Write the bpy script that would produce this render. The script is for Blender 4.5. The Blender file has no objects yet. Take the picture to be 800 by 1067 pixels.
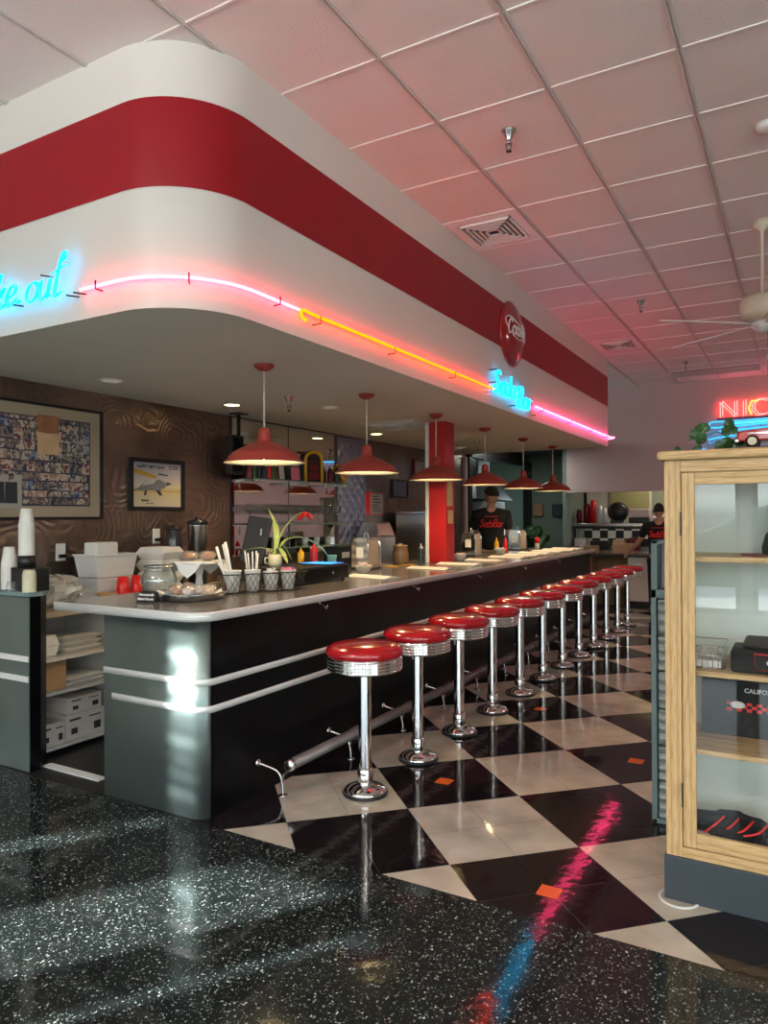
import bpy, bmesh, math, random
from mathutils import Vector, Matrix
PI = math.pi
R = math.radians
random.seed(7)
sc = bpy.context.scene
COL = sc.collection

# ------------------------------------------------------------------ materials
def _n(nt, t, **kw):
    n = nt.nodes.new(t)
    for k, v in kw.items():
        if k in n.inputs: n.inputs[k].default_value = v
        else: setattr(n, k, v)
    return n

def mat(name, col, rough=.5, metal=0., emit=None, es=0., vary=.06, scale=12., bump=0., bscale=60., trans=0., ior=1.45, alpha=1., coat=0., spec=.5, stretch=None, rvary=0.):
    m = bpy.data.materials.new(name); m.use_nodes = True
    nt = m.node_tree; b = nt.nodes['Principled BSDF']
    L = nt.links.new
    b.inputs['Roughness'].default_value = rough
    b.inputs['Metallic'].default_value = metal
    b.inputs['IOR'].default_value = ior
    b.inputs['Transmission Weight'].default_value = trans
    b.inputs['Alpha'].default_value = alpha
    b.inputs['Coat Weight'].default_value = coat
    b.inputs['Specular IOR Level'].default_value = spec
    c = (col[0], col[1], col[2], 1)
    b.inputs['Base Color'].default_value = c
    if vary > 0 or bump > 0 or rvary > 0:
        tc = _n(nt, 'ShaderNodeTexCoord'); src = tc.outputs['Object']
        if stretch:
            mp = _n(nt, 'ShaderNodeMapping'); mp.inputs['Scale'].default_value = stretch
            L(src, mp.inputs['Vector']); src = mp.outputs['Vector']
        no = _n(nt, 'ShaderNodeTexNoise'); no.inputs['Scale'].default_value = scale; no.inputs['Detail'].default_value = 4
        L(src, no.inputs['Vector'])
        if vary > 0:
            mx = _n(nt, 'ShaderNodeMix', data_type='RGBA')
            mx.inputs[6].default_value = tuple(max(0, x * (1 - vary * 2)) for x in c[:3]) + (1,)
            mx.inputs[7].default_value = tuple(min(1, x * (1 + vary * 2)) for x in c[:3]) + (1,)
            L(no.outputs['Fac'], mx.inputs[0]); L(mx.outputs[2], b.inputs['Base Color'])
        if rvary > 0:
            mr = _n(nt, 'ShaderNodeMapRange'); mr.inputs[3].default_value = max(0, rough - rvary); mr.inputs[4].default_value = rough + rvary
            L(no.outputs['Fac'], mr.inputs[0]); L(mr.outputs[0], b.inputs['Roughness'])
        if bump > 0:
            n2 = _n(nt, 'ShaderNodeTexNoise'); n2.inputs['Scale'].default_value = bscale; n2.inputs['Detail'].default_value = 3
            L(src, n2.inputs['Vector'])
            bp = _n(nt, 'ShaderNodeBump'); bp.inputs['Strength'].default_value = bump; bp.inputs['Distance'].default_value = .01
            L(n2.outputs['Fac'], bp.inputs['Height']); L(bp.outputs['Normal'], b.inputs['Normal'])
    if emit:
        b.inputs['Emission Color'].default_value = (emit[0], emit[1], emit[2], 1)
        b.inputs['Emission Strength'].default_value = es
    return m

def glow(name, col, s):
    m = bpy.data.materials.new(name); m.use_nodes = True
    nt = m.node_tree; nt.nodes.clear()
    e = _n(nt, 'ShaderNodeEmission'); e.inputs['Color'].default_value = (*col, 1); e.inputs['Strength'].default_value = s
    o = _n(nt, 'ShaderNodeOutputMaterial'); nt.links.new(e.outputs[0], o.inputs[0])
    return m

def ramp(nt, stops):
    r = _n(nt, 'ShaderNodeValToRGB'); el = r.color_ramp.elements
    el[0].position, el[0].color = stops[0][0], (*stops[0][1], 1)
    el[1].position, el[1].color = stops[-1][0], (*stops[-1][1], 1)
    for p, c in stops[1:-1]:
        e = el.new(p); e.color = (*c, 1)
    return r

def m_terrazzo():
    m = mat('terrazzo', (.01, .011, .012), .09, vary=0, spec=.32); nt = m.node_tree; L = nt.links.new; b = nt.nodes['Principled BSDF']
    tc = _n(nt, 'ShaderNodeTexCoord')
    warp = _n(nt, 'ShaderNodeTexNoise', Scale=70.)
    L(tc.outputs['Object'], warp.inputs['Vector'])
    add = _n(nt, 'ShaderNodeMix', data_type='VECTOR'); add.inputs[0].default_value = .012
    L(tc.outputs['Object'], add.inputs[4]); L(warp.outputs['Color'], add.inputs[5])
    tot = None
    for sc_, th, sz in ((105., .84, .42), (220., .82, .40)):
        v = _n(nt, 'ShaderNodeTexVoronoi', Scale=sc_); L(add.outputs[1], v.inputs['Vector'])
        sp = _n(nt, 'ShaderNodeSeparateColor'); L(v.outputs['Color'], sp.inputs[0])
        g = _n(nt, 'ShaderNodeMath', operation='GREATER_THAN'); g.inputs[1].default_value = th; L(sp.outputs[0], g.inputs[0])
        d = _n(nt, 'ShaderNodeMath', operation='LESS_THAN'); d.inputs[1].default_value = sz; L(v.outputs['Distance'], d.inputs[0])
        mu = _n(nt, 'ShaderNodeMath', operation='MULTIPLY'); L(g.outputs[0], mu.inputs[0]); L(d.outputs[0], mu.inputs[1])
        mv = _n(nt, 'ShaderNodeMath', operation='MULTIPLY'); L(mu.outputs[0], mv.inputs[0]); L(sp.outputs[1], mv.inputs[1])
        if tot is None: tot = mv
        else:
            mx = _n(nt, 'ShaderNodeMath', operation='MAXIMUM'); L(tot.outputs[0], mx.inputs[0]); L(mv.outputs[0], mx.inputs[1]); tot = mx
    mix = _n(nt, 'ShaderNodeMix', data_type='RGBA'); mix.inputs[6].default_value = (.012, .015, .0148, 1); mix.inputs[7].default_value = (.34, .39, .37, 1)
    L(tot.outputs[0], mix.inputs[0]); L(mix.outputs[2], b.inputs['Base Color'])
    n = _n(nt, 'ShaderNodeTexNoise', Scale=7., Detail=5.); L(tc.outputs['Object'], n.inputs['Vector'])
    mr = _n(nt, 'ShaderNodeMapRange'); mr.inputs[3].default_value = .04; mr.inputs[4].default_value = .11
    L(n.outputs['Fac'], mr.inputs[0]); L(mr.outputs[0], b.inputs['Roughness'])
    n3 = _n(nt, 'ShaderNodeTexNoise', Scale=9., Detail=3.); L(tc.outputs['Object'], n3.inputs['Vector'])
    bp = _n(nt, 'ShaderNodeBump', Strength=.05, Distance=.02); L(n3.outputs['Fac'], bp.inputs['Height']); L(bp.outputs['Normal'], b.inputs['Normal'])
    return m

def m_checker():
    """black and cream tiles laid on the diagonal, each of four smaller tiles"""
    m = mat('checker_tiles', (.5, .48, .42), .09, vary=0, spec=.4); nt = m.node_tree; L = nt.links.new; b = nt.nodes['Principled BSDF']
    tc = _n(nt, 'ShaderNodeTexCoord'); s = _n(nt, 'ShaderNodeSeparateXYZ'); L(tc.outputs['Object'], s.inputs[0])
    def M(op, a, bb=None):
        n = _n(nt, 'ShaderNodeMath', operation=op)
        for k, v in enumerate((a, bb)):
            if v is None: continue
            if isinstance(v, (int, float)): n.inputs[k].default_value = v
            else: L(v, n.inputs[k])
        return n.outputs[0]
    x = M('ADD', s.outputs[0], 1.697); y = M('SUBTRACT', s.outputs[1], 3.173)
    i = M('DIVIDE', M('ADD', x, y), .85); j = M('DIVIDE', M('SUBTRACT', x, y), .85)
    fi, fj = M('FLOOR', i), M('FLOOR', j)
    par = M('GREATER_THAN', M('ABSOLUTE', M('SUBTRACT', M('FLOORED_MODULO', M('ADD', fi, fj), 2.), 0.)), .5)   # 1 = black
    def seam(u, k, w):
        f = M('FLOORED_MODULO', M('MULTIPLY', u, k), 1.)
        return M('LESS_THAN', M('MINIMUM', f, M('SUBTRACT', 1., f)), w)
    sm = M('MAXIMUM', seam(i, 2., .0045), seam(j, 2., .0045))
    n = _n(nt, 'ShaderNodeTexNoise', Scale=5., Detail=6.); L(tc.outputs['Object'], n.inputs['Vector'])
    cr = ramp(nt, [(.3, (.42, .37, .30)), (.7, (.62, .56, .47))]); L(n.outputs['Fac'], cr.inputs[0])
    bk = ramp(nt, [(.3, (.006, .005, .007)), (.75, (.016, .011, .013))]); L(n.outputs['Fac'], bk.inputs[0])
    mx = _n(nt, 'ShaderNodeMix', data_type='RGBA'); L(par, mx.inputs[0]); L(cr.outputs[0], mx.inputs[6]); L(bk.outputs[0], mx.inputs[7])
    m2 = _n(nt, 'ShaderNodeMix', data_type='RGBA'); L(M('MULTIPLY', sm, .6), m2.inputs[0]); L(mx.outputs[2], m2.inputs[6]); m2.inputs[7].default_value = (.07, .06, .05, 1)
    L(m2.outputs[2], b.inputs['Base Color'])
    n3 = _n(nt, 'ShaderNodeTexNoise', Scale=11., Detail=4.); L(tc.outputs['Object'], n3.inputs['Vector'])
    mr = _n(nt, 'ShaderNodeMapRange'); mr.inputs[3].default_value = .035; mr.inputs[4].default_value = .09
    L(n3.outputs['Fac'], mr.inputs[0]); L(mr.outputs[0], b.inputs['Roughness'])
    bp = _n(nt, 'ShaderNodeBump', Strength=.05, Distance=.02); L(n3.outputs['Fac'], bp.inputs['Height']); L(bp.outputs['Normal'], b.inputs['Normal'])
    return m

def m_oak(name, axis):
    m = mat(name, (.6, .4, .2), .38, vary=0, spec=.35); nt = m.node_tree; L = nt.links.new; b = nt.nodes['Principled BSDF']
    tc = _n(nt, 'ShaderNodeTexCoord'); mp = _n(nt, 'ShaderNodeMapping')
    mp.inputs['Scale'].default_value = {'z': (1, 1, .09), 'x': (.09, 1, 1), 'y': (1, .09, 1)}[axis]
    L(tc.outputs['Object'], mp.inputs['Vector'])
    w = _n(nt, 'ShaderNodeTexWave', Scale=(14. if axis == 'z' else 10.), Distortion=(3. if axis == 'z' else 10.), Detail=2.); w.inputs['Detail Scale'].default_value = 1.2
    w.bands_direction = 'Z' if axis == 'x' else 'X'; w.wave_profile = 'SAW'
    L(mp.outputs[0], w.inputs['Vector'])
    n = _n(nt, 'ShaderNodeTexNoise', Scale=150., Detail=4.); L(mp.outputs[0], n.inputs['Vector'])
    r1 = ramp(nt, [(0, (.34, .19, .075)), (.12, (.58, .38, .185)), (.6, (.66, .45, .23)), (1, (.60, .40, .19))]); L(w.outputs['Fac'], r1.inputs[0])
    r2 = ramp(nt, [(.35, (.72, .66, .58)), (.55, (1, 1, 1))]); L(n.outputs['Fac'], r2.inputs[0])
    mx = _n(nt, 'ShaderNodeMix', data_type='RGBA', blend_type='MULTIPLY'); mx.inputs[0].default_value = .8
    L(r1.outputs[0], mx.inputs[6]); L(r2.outputs[0], mx.inputs[7]); L(mx.outputs[2], b.inputs['Base Color'])
    bp = _n(nt, 'ShaderNodeBump', Strength=.15, Distance=.003); L(n.outputs['Fac'], bp.inputs['Height']); L(bp.outputs['Normal'], b.inputs['Normal'])
    return m

def m_swirl():
    """brownish metal sheet wall covered in buffed swirls"""
    m = mat('swirled_metal', (.3, .24, .21), .30, metal=.85, vary=0); nt = m.node_tree; L = nt.links.new; b = nt.nodes['Principled BSDF']
    tc = _n(nt, 'ShaderNodeTexCoord')
    n = _n(nt, 'ShaderNodeTexNoise', Scale=1.6, Detail=5.); L(tc.outputs['Object'], n.inputs['Vector'])
    r1 = ramp(nt, [(.3, (.15, .108, .090)), (.7, (.30, .225, .185))]); L(n.outputs['Fac'], r1.inputs[0]); L(r1.outputs[0], b.inputs['Base Color'])
    wn = _n(nt, 'ShaderNodeTexNoise', Scale=3., Detail=2.); L(tc.outputs['Object'], wn.inputs['Vector'])
    wm = _n(nt, 'ShaderNodeMix', data_type='VECTOR'); wm.inputs[0].default_value = .22; L(tc.outputs['Object'], wm.inputs[4]); L(wn.outputs['Color'], wm.inputs[5])
    v = _n(nt, 'ShaderNodeTexVoronoi', Scale=3.6); L(wm.outputs[1], v.inputs['Vector'])
    sn = _n(nt, 'ShaderNodeMath', operation='MULTIPLY'); sn.inputs[1].default_value = 48.; L(v.outputs['Distance'], sn.inputs[0])
    s2 = _n(nt, 'ShaderNodeMath', operation='SINE'); L(sn.outputs[0], s2.inputs[0])
    n2 = _n(nt, 'ShaderNodeTexNoise', Scale=14., Detail=3.); L(tc.outputs['Object'], n2.inputs['Vector'])
    ad = _n(nt, 'ShaderNodeMath', operation='ADD'); L(s2.outputs[0], ad.inputs[0]); L(n2.outputs['Fac'], ad.inputs[1])
    bp = _n(nt, 'ShaderNodeBump', Strength=.16, Distance=.01); L(ad.outputs[0], bp.inputs['Height']); L(bp.outputs['Normal'], b.inputs['Normal'])
    return m

def m_quilt(name, base, s, ro=.22, bs=.9, me=1.):
    m = mat(name, base, ro, metal=me, vary=0); nt = m.node_tree; L = nt.links.new; b = nt.nodes['Principled BSDF']
    tc = _n(nt, 'ShaderNodeTexCoord'); mp = _n(nt, 'ShaderNodeMapping'); mp.inputs['Rotation'].default_value = (R(45), 0, 0); L(tc.outputs['Object'], mp.inputs['Vector'])
    sp = _n(nt, 'ShaderNodeSeparateXYZ'); L(mp.outputs[0], sp.inputs[0])
    o = []
    for k in (1, 2):
        a = _n(nt, 'ShaderNodeMath', operation='MULTIPLY'); a.inputs[1].default_value = s; L(sp.outputs[k], a.inputs[0])
        c = _n(nt, 'ShaderNodeMath', operation='SINE'); L(a.outputs[0], c.inputs[0])
        d = _n(nt, 'ShaderNodeMath', operation='ABSOLUTE'); L(c.outputs[0], d.inputs[0]); o.append(d.outputs[0])
    mn = _n(nt, 'ShaderNodeMath', operation='MINIMUM'); L(o[0], mn.inputs[0]); L(o[1], mn.inputs[1])
    bp = _n(nt, 'ShaderNodeBump', Strength=bs, Distance=.03); L(mn.outputs[0], bp.inputs['Height']); L(bp.outputs['Normal'], b.inputs['Normal'])
    return m

def m_steel(name, base, rough, axis=(1, 1, 40), b_=.06):
    return mat(name, base, rough, metal=1., vary=.05, scale=6, bump=b_, bscale=5, stretch=axis, rvary=.05)

def m_photo(name, cols, sc_, seedoff):
    m = mat(name, cols[0], .35, vary=0); nt = m.node_tree; L = nt.links.new; b = nt.nodes['Principled BSDF']
    tc = _n(nt, 'ShaderNodeTexCoord'); mp = _n(nt, 'ShaderNodeMapping'); mp.inputs['Location'].default_value = (seedoff, seedoff * 2, 0); mp.inputs['Scale'].default_value = (1, 1, .75)
    L(tc.outputs['Object'], mp.inputs['Vector'])
    n = _n(nt, 'ShaderNodeTexNoise', Scale=sc_, Detail=3.); L(mp.outputs[0], n.inputs['Vector'])
    k = len(cols); r = ramp(nt, [(.32 + .36 * i / (k - 1), c) for i, c in enumerate(cols)]); r.color_ramp.interpolation = 'CONSTANT' if seedoff % 2 else 'LINEAR'
    L(n.outputs['Fac'], r.inputs[0]); L(r.outputs[0], b.inputs['Base Color'])
    return m

def thin(name, col, rough=.02, refl=1., tint=(1, 1, 1), base=0., bcol=(1, 1, 1)):
    m = bpy.data.materials.new(name); m.use_nodes = True; nt = m.node_tree; nt.nodes.clear(); L = nt.links.new
    tr = _n(nt, 'ShaderNodeBsdfTransparent'); tr.inputs[0].default_value = (*tint, 1)
    gl_ = _n(nt, 'ShaderNodeBsdfGlossy'); gl_.inputs['Color'].default_value = (*col, 1); gl_.inputs['Roughness'].default_value = rough
    lw = _n(nt, 'ShaderNodeFresnel'); ge = _n(nt, 'ShaderNodeNewGeometry'); io = _n(nt, 'ShaderNodeMapRange'); io.inputs[3].default_value = 1.5; io.inputs[4].default_value = 1 / 1.5
    L(ge.outputs['Backfacing'], io.inputs[0]); L(io.outputs[0], lw.inputs[0])
    k = _n(nt, 'ShaderNodeMath', operation='MULTIPLY'); k.inputs[1].default_value = refl; k.use_clamp = True; L(lw.outputs[0], k.inputs[0])
    src = tr
    if base > 0:
        df = _n(nt, 'ShaderNodeBsdfDiffuse'); df.inputs[0].default_value = (*bcol, 1)
        m0 = _n(nt, 'ShaderNodeMixShader'); m0.inputs[0].default_value = base; L(tr.outputs[0], m0.inputs[1]); L(df.outputs[0], m0.inputs[2]); src = m0
        n = _n(nt, 'ShaderNodeTexNoise', Scale=40., Detail=3.); tc = _n(nt, 'ShaderNodeTexCoord'); L(tc.outputs['Object'], n.inputs['Vector'])
        bp = _n(nt, 'ShaderNodeBump', Strength=.8, Distance=.01); L(n.outputs['Fac'], bp.inputs['Height']); L(bp.outputs['Normal'], gl_.inputs['Normal'])
    mx = _n(nt, 'ShaderNodeMixShader'); L(k.outputs[0], mx.inputs[0]); L(src.outputs[0], mx.inputs[1]); L(gl_.outputs[0], mx.inputs[2])
    o = _n(nt, 'ShaderNodeOutputMaterial'); L(mx.outputs[0], o.inputs[0]); return m

M = {}
M['terrazzo'] = m_terrazzo(); M['checker'] = m_checker()
M['orange'] = mat('orange_tile', (.75, .13, .02), .15)
M['bar_floor'] = mat('bar_floor_rubber', (.012, .011, .011), .45, bump=.2)
M['ceil_tile'] = mat('ceiling_tile', (.84, .79, .755), .9, vary=.03, scale=3, bump=.35, bscale=160)
M['ceil_grid'] = mat('ceiling_grid_metal', (.92, .88, .85), .45, vary=.02)
M['ceil_rail'] = mat('ceiling_rail_metal', (.68, .63, .60), .5, vary=.02)
M['soffit'] = mat('soffit_paint', (.72, .69, .64), .32, vary=.025, scale=1.6, bump=.03, bscale=2.5)
M['soffit_red'] = mat('soffit_red_paint', (.30, .001, .009), .4, vary=.04, scale=2)
M['under'] = mat('bar_ceiling_paint', (.80, .79, .70), .7, vary=.04, scale=1.2)
M['pink_wall'] = mat('rose_painted_wall', (.62, .46, .46), .7, vary=.03, scale=1.4)
M['cream_wall'] = mat('cream_painted_wall', (.6, .56, .5), .7)
M['green_wall'] = mat('sage_painted_wall', (.20, .24, .21), .7, vary=.08, scale=2)
M['swirl'] = m_swirl()
M['quilt'] = m_quilt('blue_tint_steel', (.34, .36, .55), 30., .42, .45)  # blue neon reflection painted into the steel's base colour
M['glassblock'] = m_quilt('fluted_glass_block', (.42, .48, .46), 95., .12, .7, .0)
M['brushed'] = mat('brushed_steel', (.24, .30, .29), .47, metal=.85, vary=.10, scale=5, bump=.35, bscale=9, rvary=.08)
M['brushed_trim'] = mat('trim_aluminium', (.86, .86, .85), .4, metal=.15, vary=.02)
M['top'] = mat('grey_laminate_top', (.27, .245, .225), .16, metal=.35, vary=.06, scale=5)
M['top_edge'] = mat('ribbed_aluminium_edge', (.90, .90, .89), .32, metal=.25, vary=.02)
M['black_panel'] = mat('black_laminate', (.003, .003, .004), .3, vary=.1, spec=.16)
M['black'] = mat('black_plastic', (.012, .012, .013), .35)
M['black_matte'] = mat('black_matte', (.01, .01, .011), .8)
M['chrome'] = mat('polished_chrome', (.86, .86, .87), .06, metal=1., vary=.01)
M['chrome_dull'] = mat('worn_chrome', (.62, .61, .60), .2, metal=1., vary=.05)
M['pipe'] = mat('dull_steel_pipe', (.15, .13, .125), .42, metal=.6, vary=.08)
M['stainless'] = mat('stainless_steel', (.5, .5, .48), .28, metal=1., vary=.05, bump=.02, bscale=12)
M['vinyl'] = mat('red_glitter_vinyl', (.40, .005, .012), .2, vary=.05, scale=30, coat=.7, bump=.03, bscale=25)
M['lamp_red'] = mat('lamp_red_enamel', (.36, .050, .038), .38, vary=.03)
M['lamp_in'] = mat('lamp_inner_white', (.9, .86, .74), .4, vary=.01)
M['bulb'] = glow('warm_bulb', (1, .74, .36), 60)
M['down_lit'] = glow('warm_downlight', (1, .70, .30), 9)
M['down_dim'] = mat('faint_glow_downlight', (.62, .60, .58), .5, emit=(1, .85, .65), es=.12)  # lens of a lamp that is off, with a faint glow built in
M['cord'] = mat('cream_cord', (.72, .66, .56), .5)
M['white'] = mat('white_plastic', (.74, .73, .71), .45, vary=.02)
M['foam'] = mat('white_foam', (.78, .76, .72), .6, vary=.02)
M['paper'] = mat('white_paper', (.80, .78, .76), .8, vary=.02)
M['shelf_white'] = mat('white_melamine', (.62, .58, .55), .5, vary=.03)
M['oak_v'] = m_oak('oak_vertical', 'z'); M['oak_h'] = m_oak('oak_horizontal', 'x'); M['oak_d'] = m_oak('oak_depth', 'y')
M['plinth'] = mat('slate_grey_paint', (.034, .046, .056), .5, vary=.03)
M['teal_frame'] = mat('grey_teal_frame', (.16, .235, .25), .5, vary=.05)
M['lilac'] = mat('pale_panel', (.42, .42, .52), .6)
M['cab_back'] = mat('pale_mint_back_panel', (.80, .90, .86), .6, vary=.03)
M['glass'] = thin('clear_glass', (1, 1, 1), .01, .85)
M['mirror'] = mat('mirror', (.80, .80, .80), .015, metal=1., vary=0)
M['red'] = mat('red_plastic', (.62, .012, .012), .35)
M['red_paint'] = mat('red_gloss_paint', (.46, .012, .014), .4, vary=.04, scale=3)
M['dark_red'] = mat('dark_red_plastic', (.16, .006, .012), .4)
M['yellow'] = mat('mustard_yellow', (.8, .42, .01), .4)
M['pinkp'] = mat('pink_paper', (.8, .22, .32), .6)
M['teal'] = mat('teal_plastic', (.25, .6, .6), .4)
M['brown'] = mat('cardboard', (.36, .22, .11), .8, vary=.08)
M['tan'] = mat('tan_paper', (.55, .36, .20), .7, vary=.1)
M['carton'] = mat('white_carton', (.60, .54, .50), .8, vary=.04)
M['ink'] = mat('dark_print', (.03, .03, .04), .8)
M['wtext'] = mat('white_lettering', (.85, .83, .8), .6)
M['redtext'] = mat('red_lettering', (.72, .02, .02), .6)
M['pastry'] = mat('baked_brown', (.36, .15, .05), .6, vary=.3, scale=50, bump=.5, bscale=90)
M['pastry_l'] = mat('pale_pastry', (.68, .48, .28), .6, vary=.25, scale=40, bump=.5, bscale=70)
M['icing'] = mat('pink_white_icing', (.75, .62, .60), .35, vary=.15, scale=60, bump=.5, bscale=60)
M['wrap'] = thin('plastic_wrap', (1, 1, 1), .12, 2.2, base=.14, bcol=(.85, .86, .86))
M['bag'] = thin('clear_plastic_bag', (1, 1, 1), .15, 3., base=.55, bcol=(.72, .66, .58))
M['leaf'] = mat('leaf_green', (.03, .085, .025), .35, vary=.3, scale=20)
M['leaf_l'] = mat('pale_leaf_green', (.36, .46, .14), .45, vary=.25, scale=14)
M['stem'] = mat('plant_stem', (.30, .40, .12), .5)
M['flower'] = mat('red_petals', (.62, .008, .012), .5)
M['screen_blue'] = glow('blue_screen', (.06, .32, 1), 1.6)
M['screen_cyan'] = glow('cyan_display', (.05, .55, .9), 1.2)
M['skin'] = mat('skin', (.50, .27, .18), .5, vary=.05)
M['hair'] = mat('dark_hair', (.012, .008, .006), .6, bump=.6, bscale=150)
M['shirt'] = mat('black_cotton', (.007, .007, .008), .85, bump=.2, bscale=30)
M['trouser'] = mat('dark_trousers', (.012, .012, .015), .85)
M['eye'] = mat('eye_white', (.7, .68, .65), .3)
M['mat_board'] = mat('cream_mat_board', (.38, .30, .21), .8, vary=.02)
M['frame_black'] = mat('black_frame', (.008, .008, .010), .35)
M['gold'] = mat('gold_foil', (.85, .5, .14), .22, metal=1., bump=.6, bscale=30)
M['stonew'] = mat('ceramic_white', (.72, .71, .69), .2, vary=.02)
M['mug'] = mat('cream_ceramic', (.66, .62, .45), .3)
M['hedge'] = mat('hedge_foliage', (.03, .055, .02), .8, vary=.5, scale=9, bump=1., bscale=12)
M['asphalt'] = mat('pale_pavement', (.62, .60, .56), .8, vary=.1)
NEON = {
 'pink': glow('pink_neon', (1, .04, .075), 17), 'yellow': glow('yellow_neon', (1, .40, .0), 1.4), 'red': glow('red_neon', (1, .002, .005), 20),
 'blue': glow('blue_neon', (.003, .5, 1), 4.5), 'sky': glow('sky_blue_neon', (.02, .32, 1), 5), 'orange': glow('amber_neon', (1, .28, .03), 4),
 'rose': glow('rose_neon', (1, .04, .16), 21), 'cyan': glow('cyan_neon', (.02, .45, 1), 1.6), 'redt': glow('crimson_neon', (1, .05, .045), 9)}

# ------------------------------------------------------------------ mesh builder
class MB:
    def __init__(s): s.v = []; s.f = []; s.mi = []; s.sm = []; s.X = Matrix(); s.cur = 0; s.smooth = False
    def at(s, x=0, y=0, z=0, rz=0, rx=0, ry=0):
        s.X = Matrix.Translation((x, y, z)) @ Matrix.Rotation(rz, 4, 'Z') @ Matrix.Rotation(ry, 4, 'Y') @ Matrix.Rotation(rx, 4, 'X'); return s
    def _a(s, vs, fs, smooth=None):
        o = len(s.v); s.v += [tuple(s.X @ Vector(p)) for p in vs]
        for f in fs:
            s.f.append(tuple(o + i for i in f)); s.mi.append(s.cur); s.sm.append(s.smooth if smooth is None else smooth)
        return s
    def box(s, x0, x1, y0, y1, z0, z1):
        return s._a([(x0, y0, z0), (x1, y0, z0), (x1, y1, z0), (x0, y1, z0), (x0, y0, z1), (x1, y0, z1), (x1, y1, z1), (x0, y1, z1)],
                    [(0, 3, 2, 1), (4, 5, 6, 7), (0, 1, 5, 4), (1, 2, 6, 5), (2, 3, 7, 6), (3, 0, 4, 7)], False)
    def frustum(s, a, b, z0, z1):   # a,b = (hx,hy) half sizes
        (ax, ay), (bx, by) = a, b
        return s._a([(-ax, -ay, z0), (ax, -ay, z0), (ax, ay, z0), (-ax, ay, z0), (-bx, -by, z1), (bx, -by, z1), (bx, by, z1), (-bx, by, z1)],
                    [(0, 3, 2, 1), (4, 5, 6, 7), (0, 1, 5, 4), (1, 2, 6, 5), (2, 3, 7, 6), (3, 0, 4, 7)], False)
    def lathe(s, pr, n=24, smooth=True, cap=True):
        vs = []; fs = []
        for r, z in pr:
            for k in range(n): a = 2 * PI * k / n; vs.append((r * math.cos(a), r * math.sin(a), z))
        for i in range(len(pr) - 1):
            for k in range(n):
                k2 = (k + 1) % n; fs.append((i * n + k, i * n + k2, (i + 1) * n + k2, (i + 1) * n + k))
        s._a(vs, fs, smooth)
        if cap:
            o = len(s.v) - len(vs)
            if pr[0][0] > 1e-4: s.f.append(tuple(o + k for k in reversed(range(n)))); s.mi.append(s.cur); s.sm.append(False)
            if pr[-1][0] > 1e-4: s.f.append(tuple(o + (len(pr) - 1) * n + k for k in range(n))); s.mi.append(s.cur); s.sm.append(False)
        return s
    def cyl(s, r, z0, z1, n=20, r2=None): return s.lathe([(r, z0), (r if r2 is None else r2, z1)], n)
    def ell(s, c, r, n=14, m=9):
        pr = []; old = s.X.copy()
        s.X = s.X @ Matrix.Translation(c) @ Matrix.Diagonal((r[0], r[1], r[2], 1))
        s.lathe([(math.sin(PI * i / m) + (1e-5), -math.cos(PI * i / m)) for i in range(m + 1)], n, cap=False); s.X = old; return s
    def tube(s, path, r, n=8, closed=False):
        P = [Vector(p) for p in path]; N = len(P); vs = []; fs = []
        rr = r if isinstance(r, (list, tuple)) else [r] * N
        up = None
        for i in range(N):
            a = P[(i - 1) % N] if (i > 0 or closed) else P[i]; b = P[(i + 1) % N] if (i < N - 1 or closed) else P[i]
            t = (b - a); t = t.normalized() if t.length > 1e-9 else Vector((0, 0, 1))
            if up is None:
                up = Vector((0, 0, 1)) if abs(t.z) < .9 else Vector((1, 0, 0))
            x = up - t * up.dot(t)
            if x.length < 1e-4: x = Vector((1, 0, 0)) - t * t.x
            x.normalize(); y = t.cross(x); up = x
            for k in range(n):
                an = 2 * PI * k / n; vs.append(tuple(P[i] + (x * math.cos(an) + y * math.sin(an)) * rr[i]))
        for i in range(N if closed else N - 1):
            j = (i + 1) % N
            for k in range(n):
                k2 = (k + 1) % n; fs.append((i * n + k, i * n + k2, j * n + k2, j * n + k))
        if not closed: fs += [tuple(reversed(range(n))), tuple((N - 1) * n + k for k in range(n))]
        return s._a(vs, fs, True)
    def prism(s, poly, z0, z1, smooth=False):
        n = len(poly)
        vs = [(x, y, z0) for x, y in poly] + [(x, y, z1) for x, y in poly]
        fs = [tuple(reversed(range(n))), tuple(range(n, 2 * n))]
        s._a(vs, fs, False); o = len(s.v) - 2 * n
        for k in range(n):
            k2 = (k + 1) % n; s.f.append((o + k, o + k2, o + n + k2, o + n + k)); s.mi.append(s.cur); s.sm.append(smooth)
        return s
    def quad(s, a, b, c, d): return s._a([a, b, c, d], [(0, 1, 2, 3)], False)
    def grid(s, fn, nu, nv, smooth=True):
        vs = [fn(i / nu, j / nv) for i in range(nu + 1) for j in range(nv + 1)]
        fs = [(i * (nv + 1) + j, (i + 1) * (nv + 1) + j, (i + 1) * (nv + 1) + j + 1, i * (nv + 1) + j + 1) for i in range(nu) for j in range(nv)]
        return s._a(vs, fs, smooth)
    def build(s, name, mats, parent=None, bevel=0, thick=0, subs=0, loc=None, label=None, kind=None):
        me = bpy.data.meshes.new(name); me.from_pydata(s.v, [], s.f)
        if not isinstance(mats, (list, tuple)): mats = [mats]
        for m in mats: me.materials.append(M[m] if isinstance(m, str) else m)
        me.polygons.foreach_set('material_index', s.mi); me.polygons.foreach_set('use_smooth', s.sm)
        bm = bmesh.new(); bm.from_mesh(me); bmesh.ops.recalc_face_normals(bm, faces=bm.faces); bm.to_mesh(me); bm.free()
        me.update()
        o = bpy.data.objects.new(name, me); COL.objects.link(o)
        if parent: o.parent = parent
        if loc: o.location = loc
        if thick: md = o.modifiers.new('thick', 'SOLIDIFY'); md.thickness = thick; md.offset = 0
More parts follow.
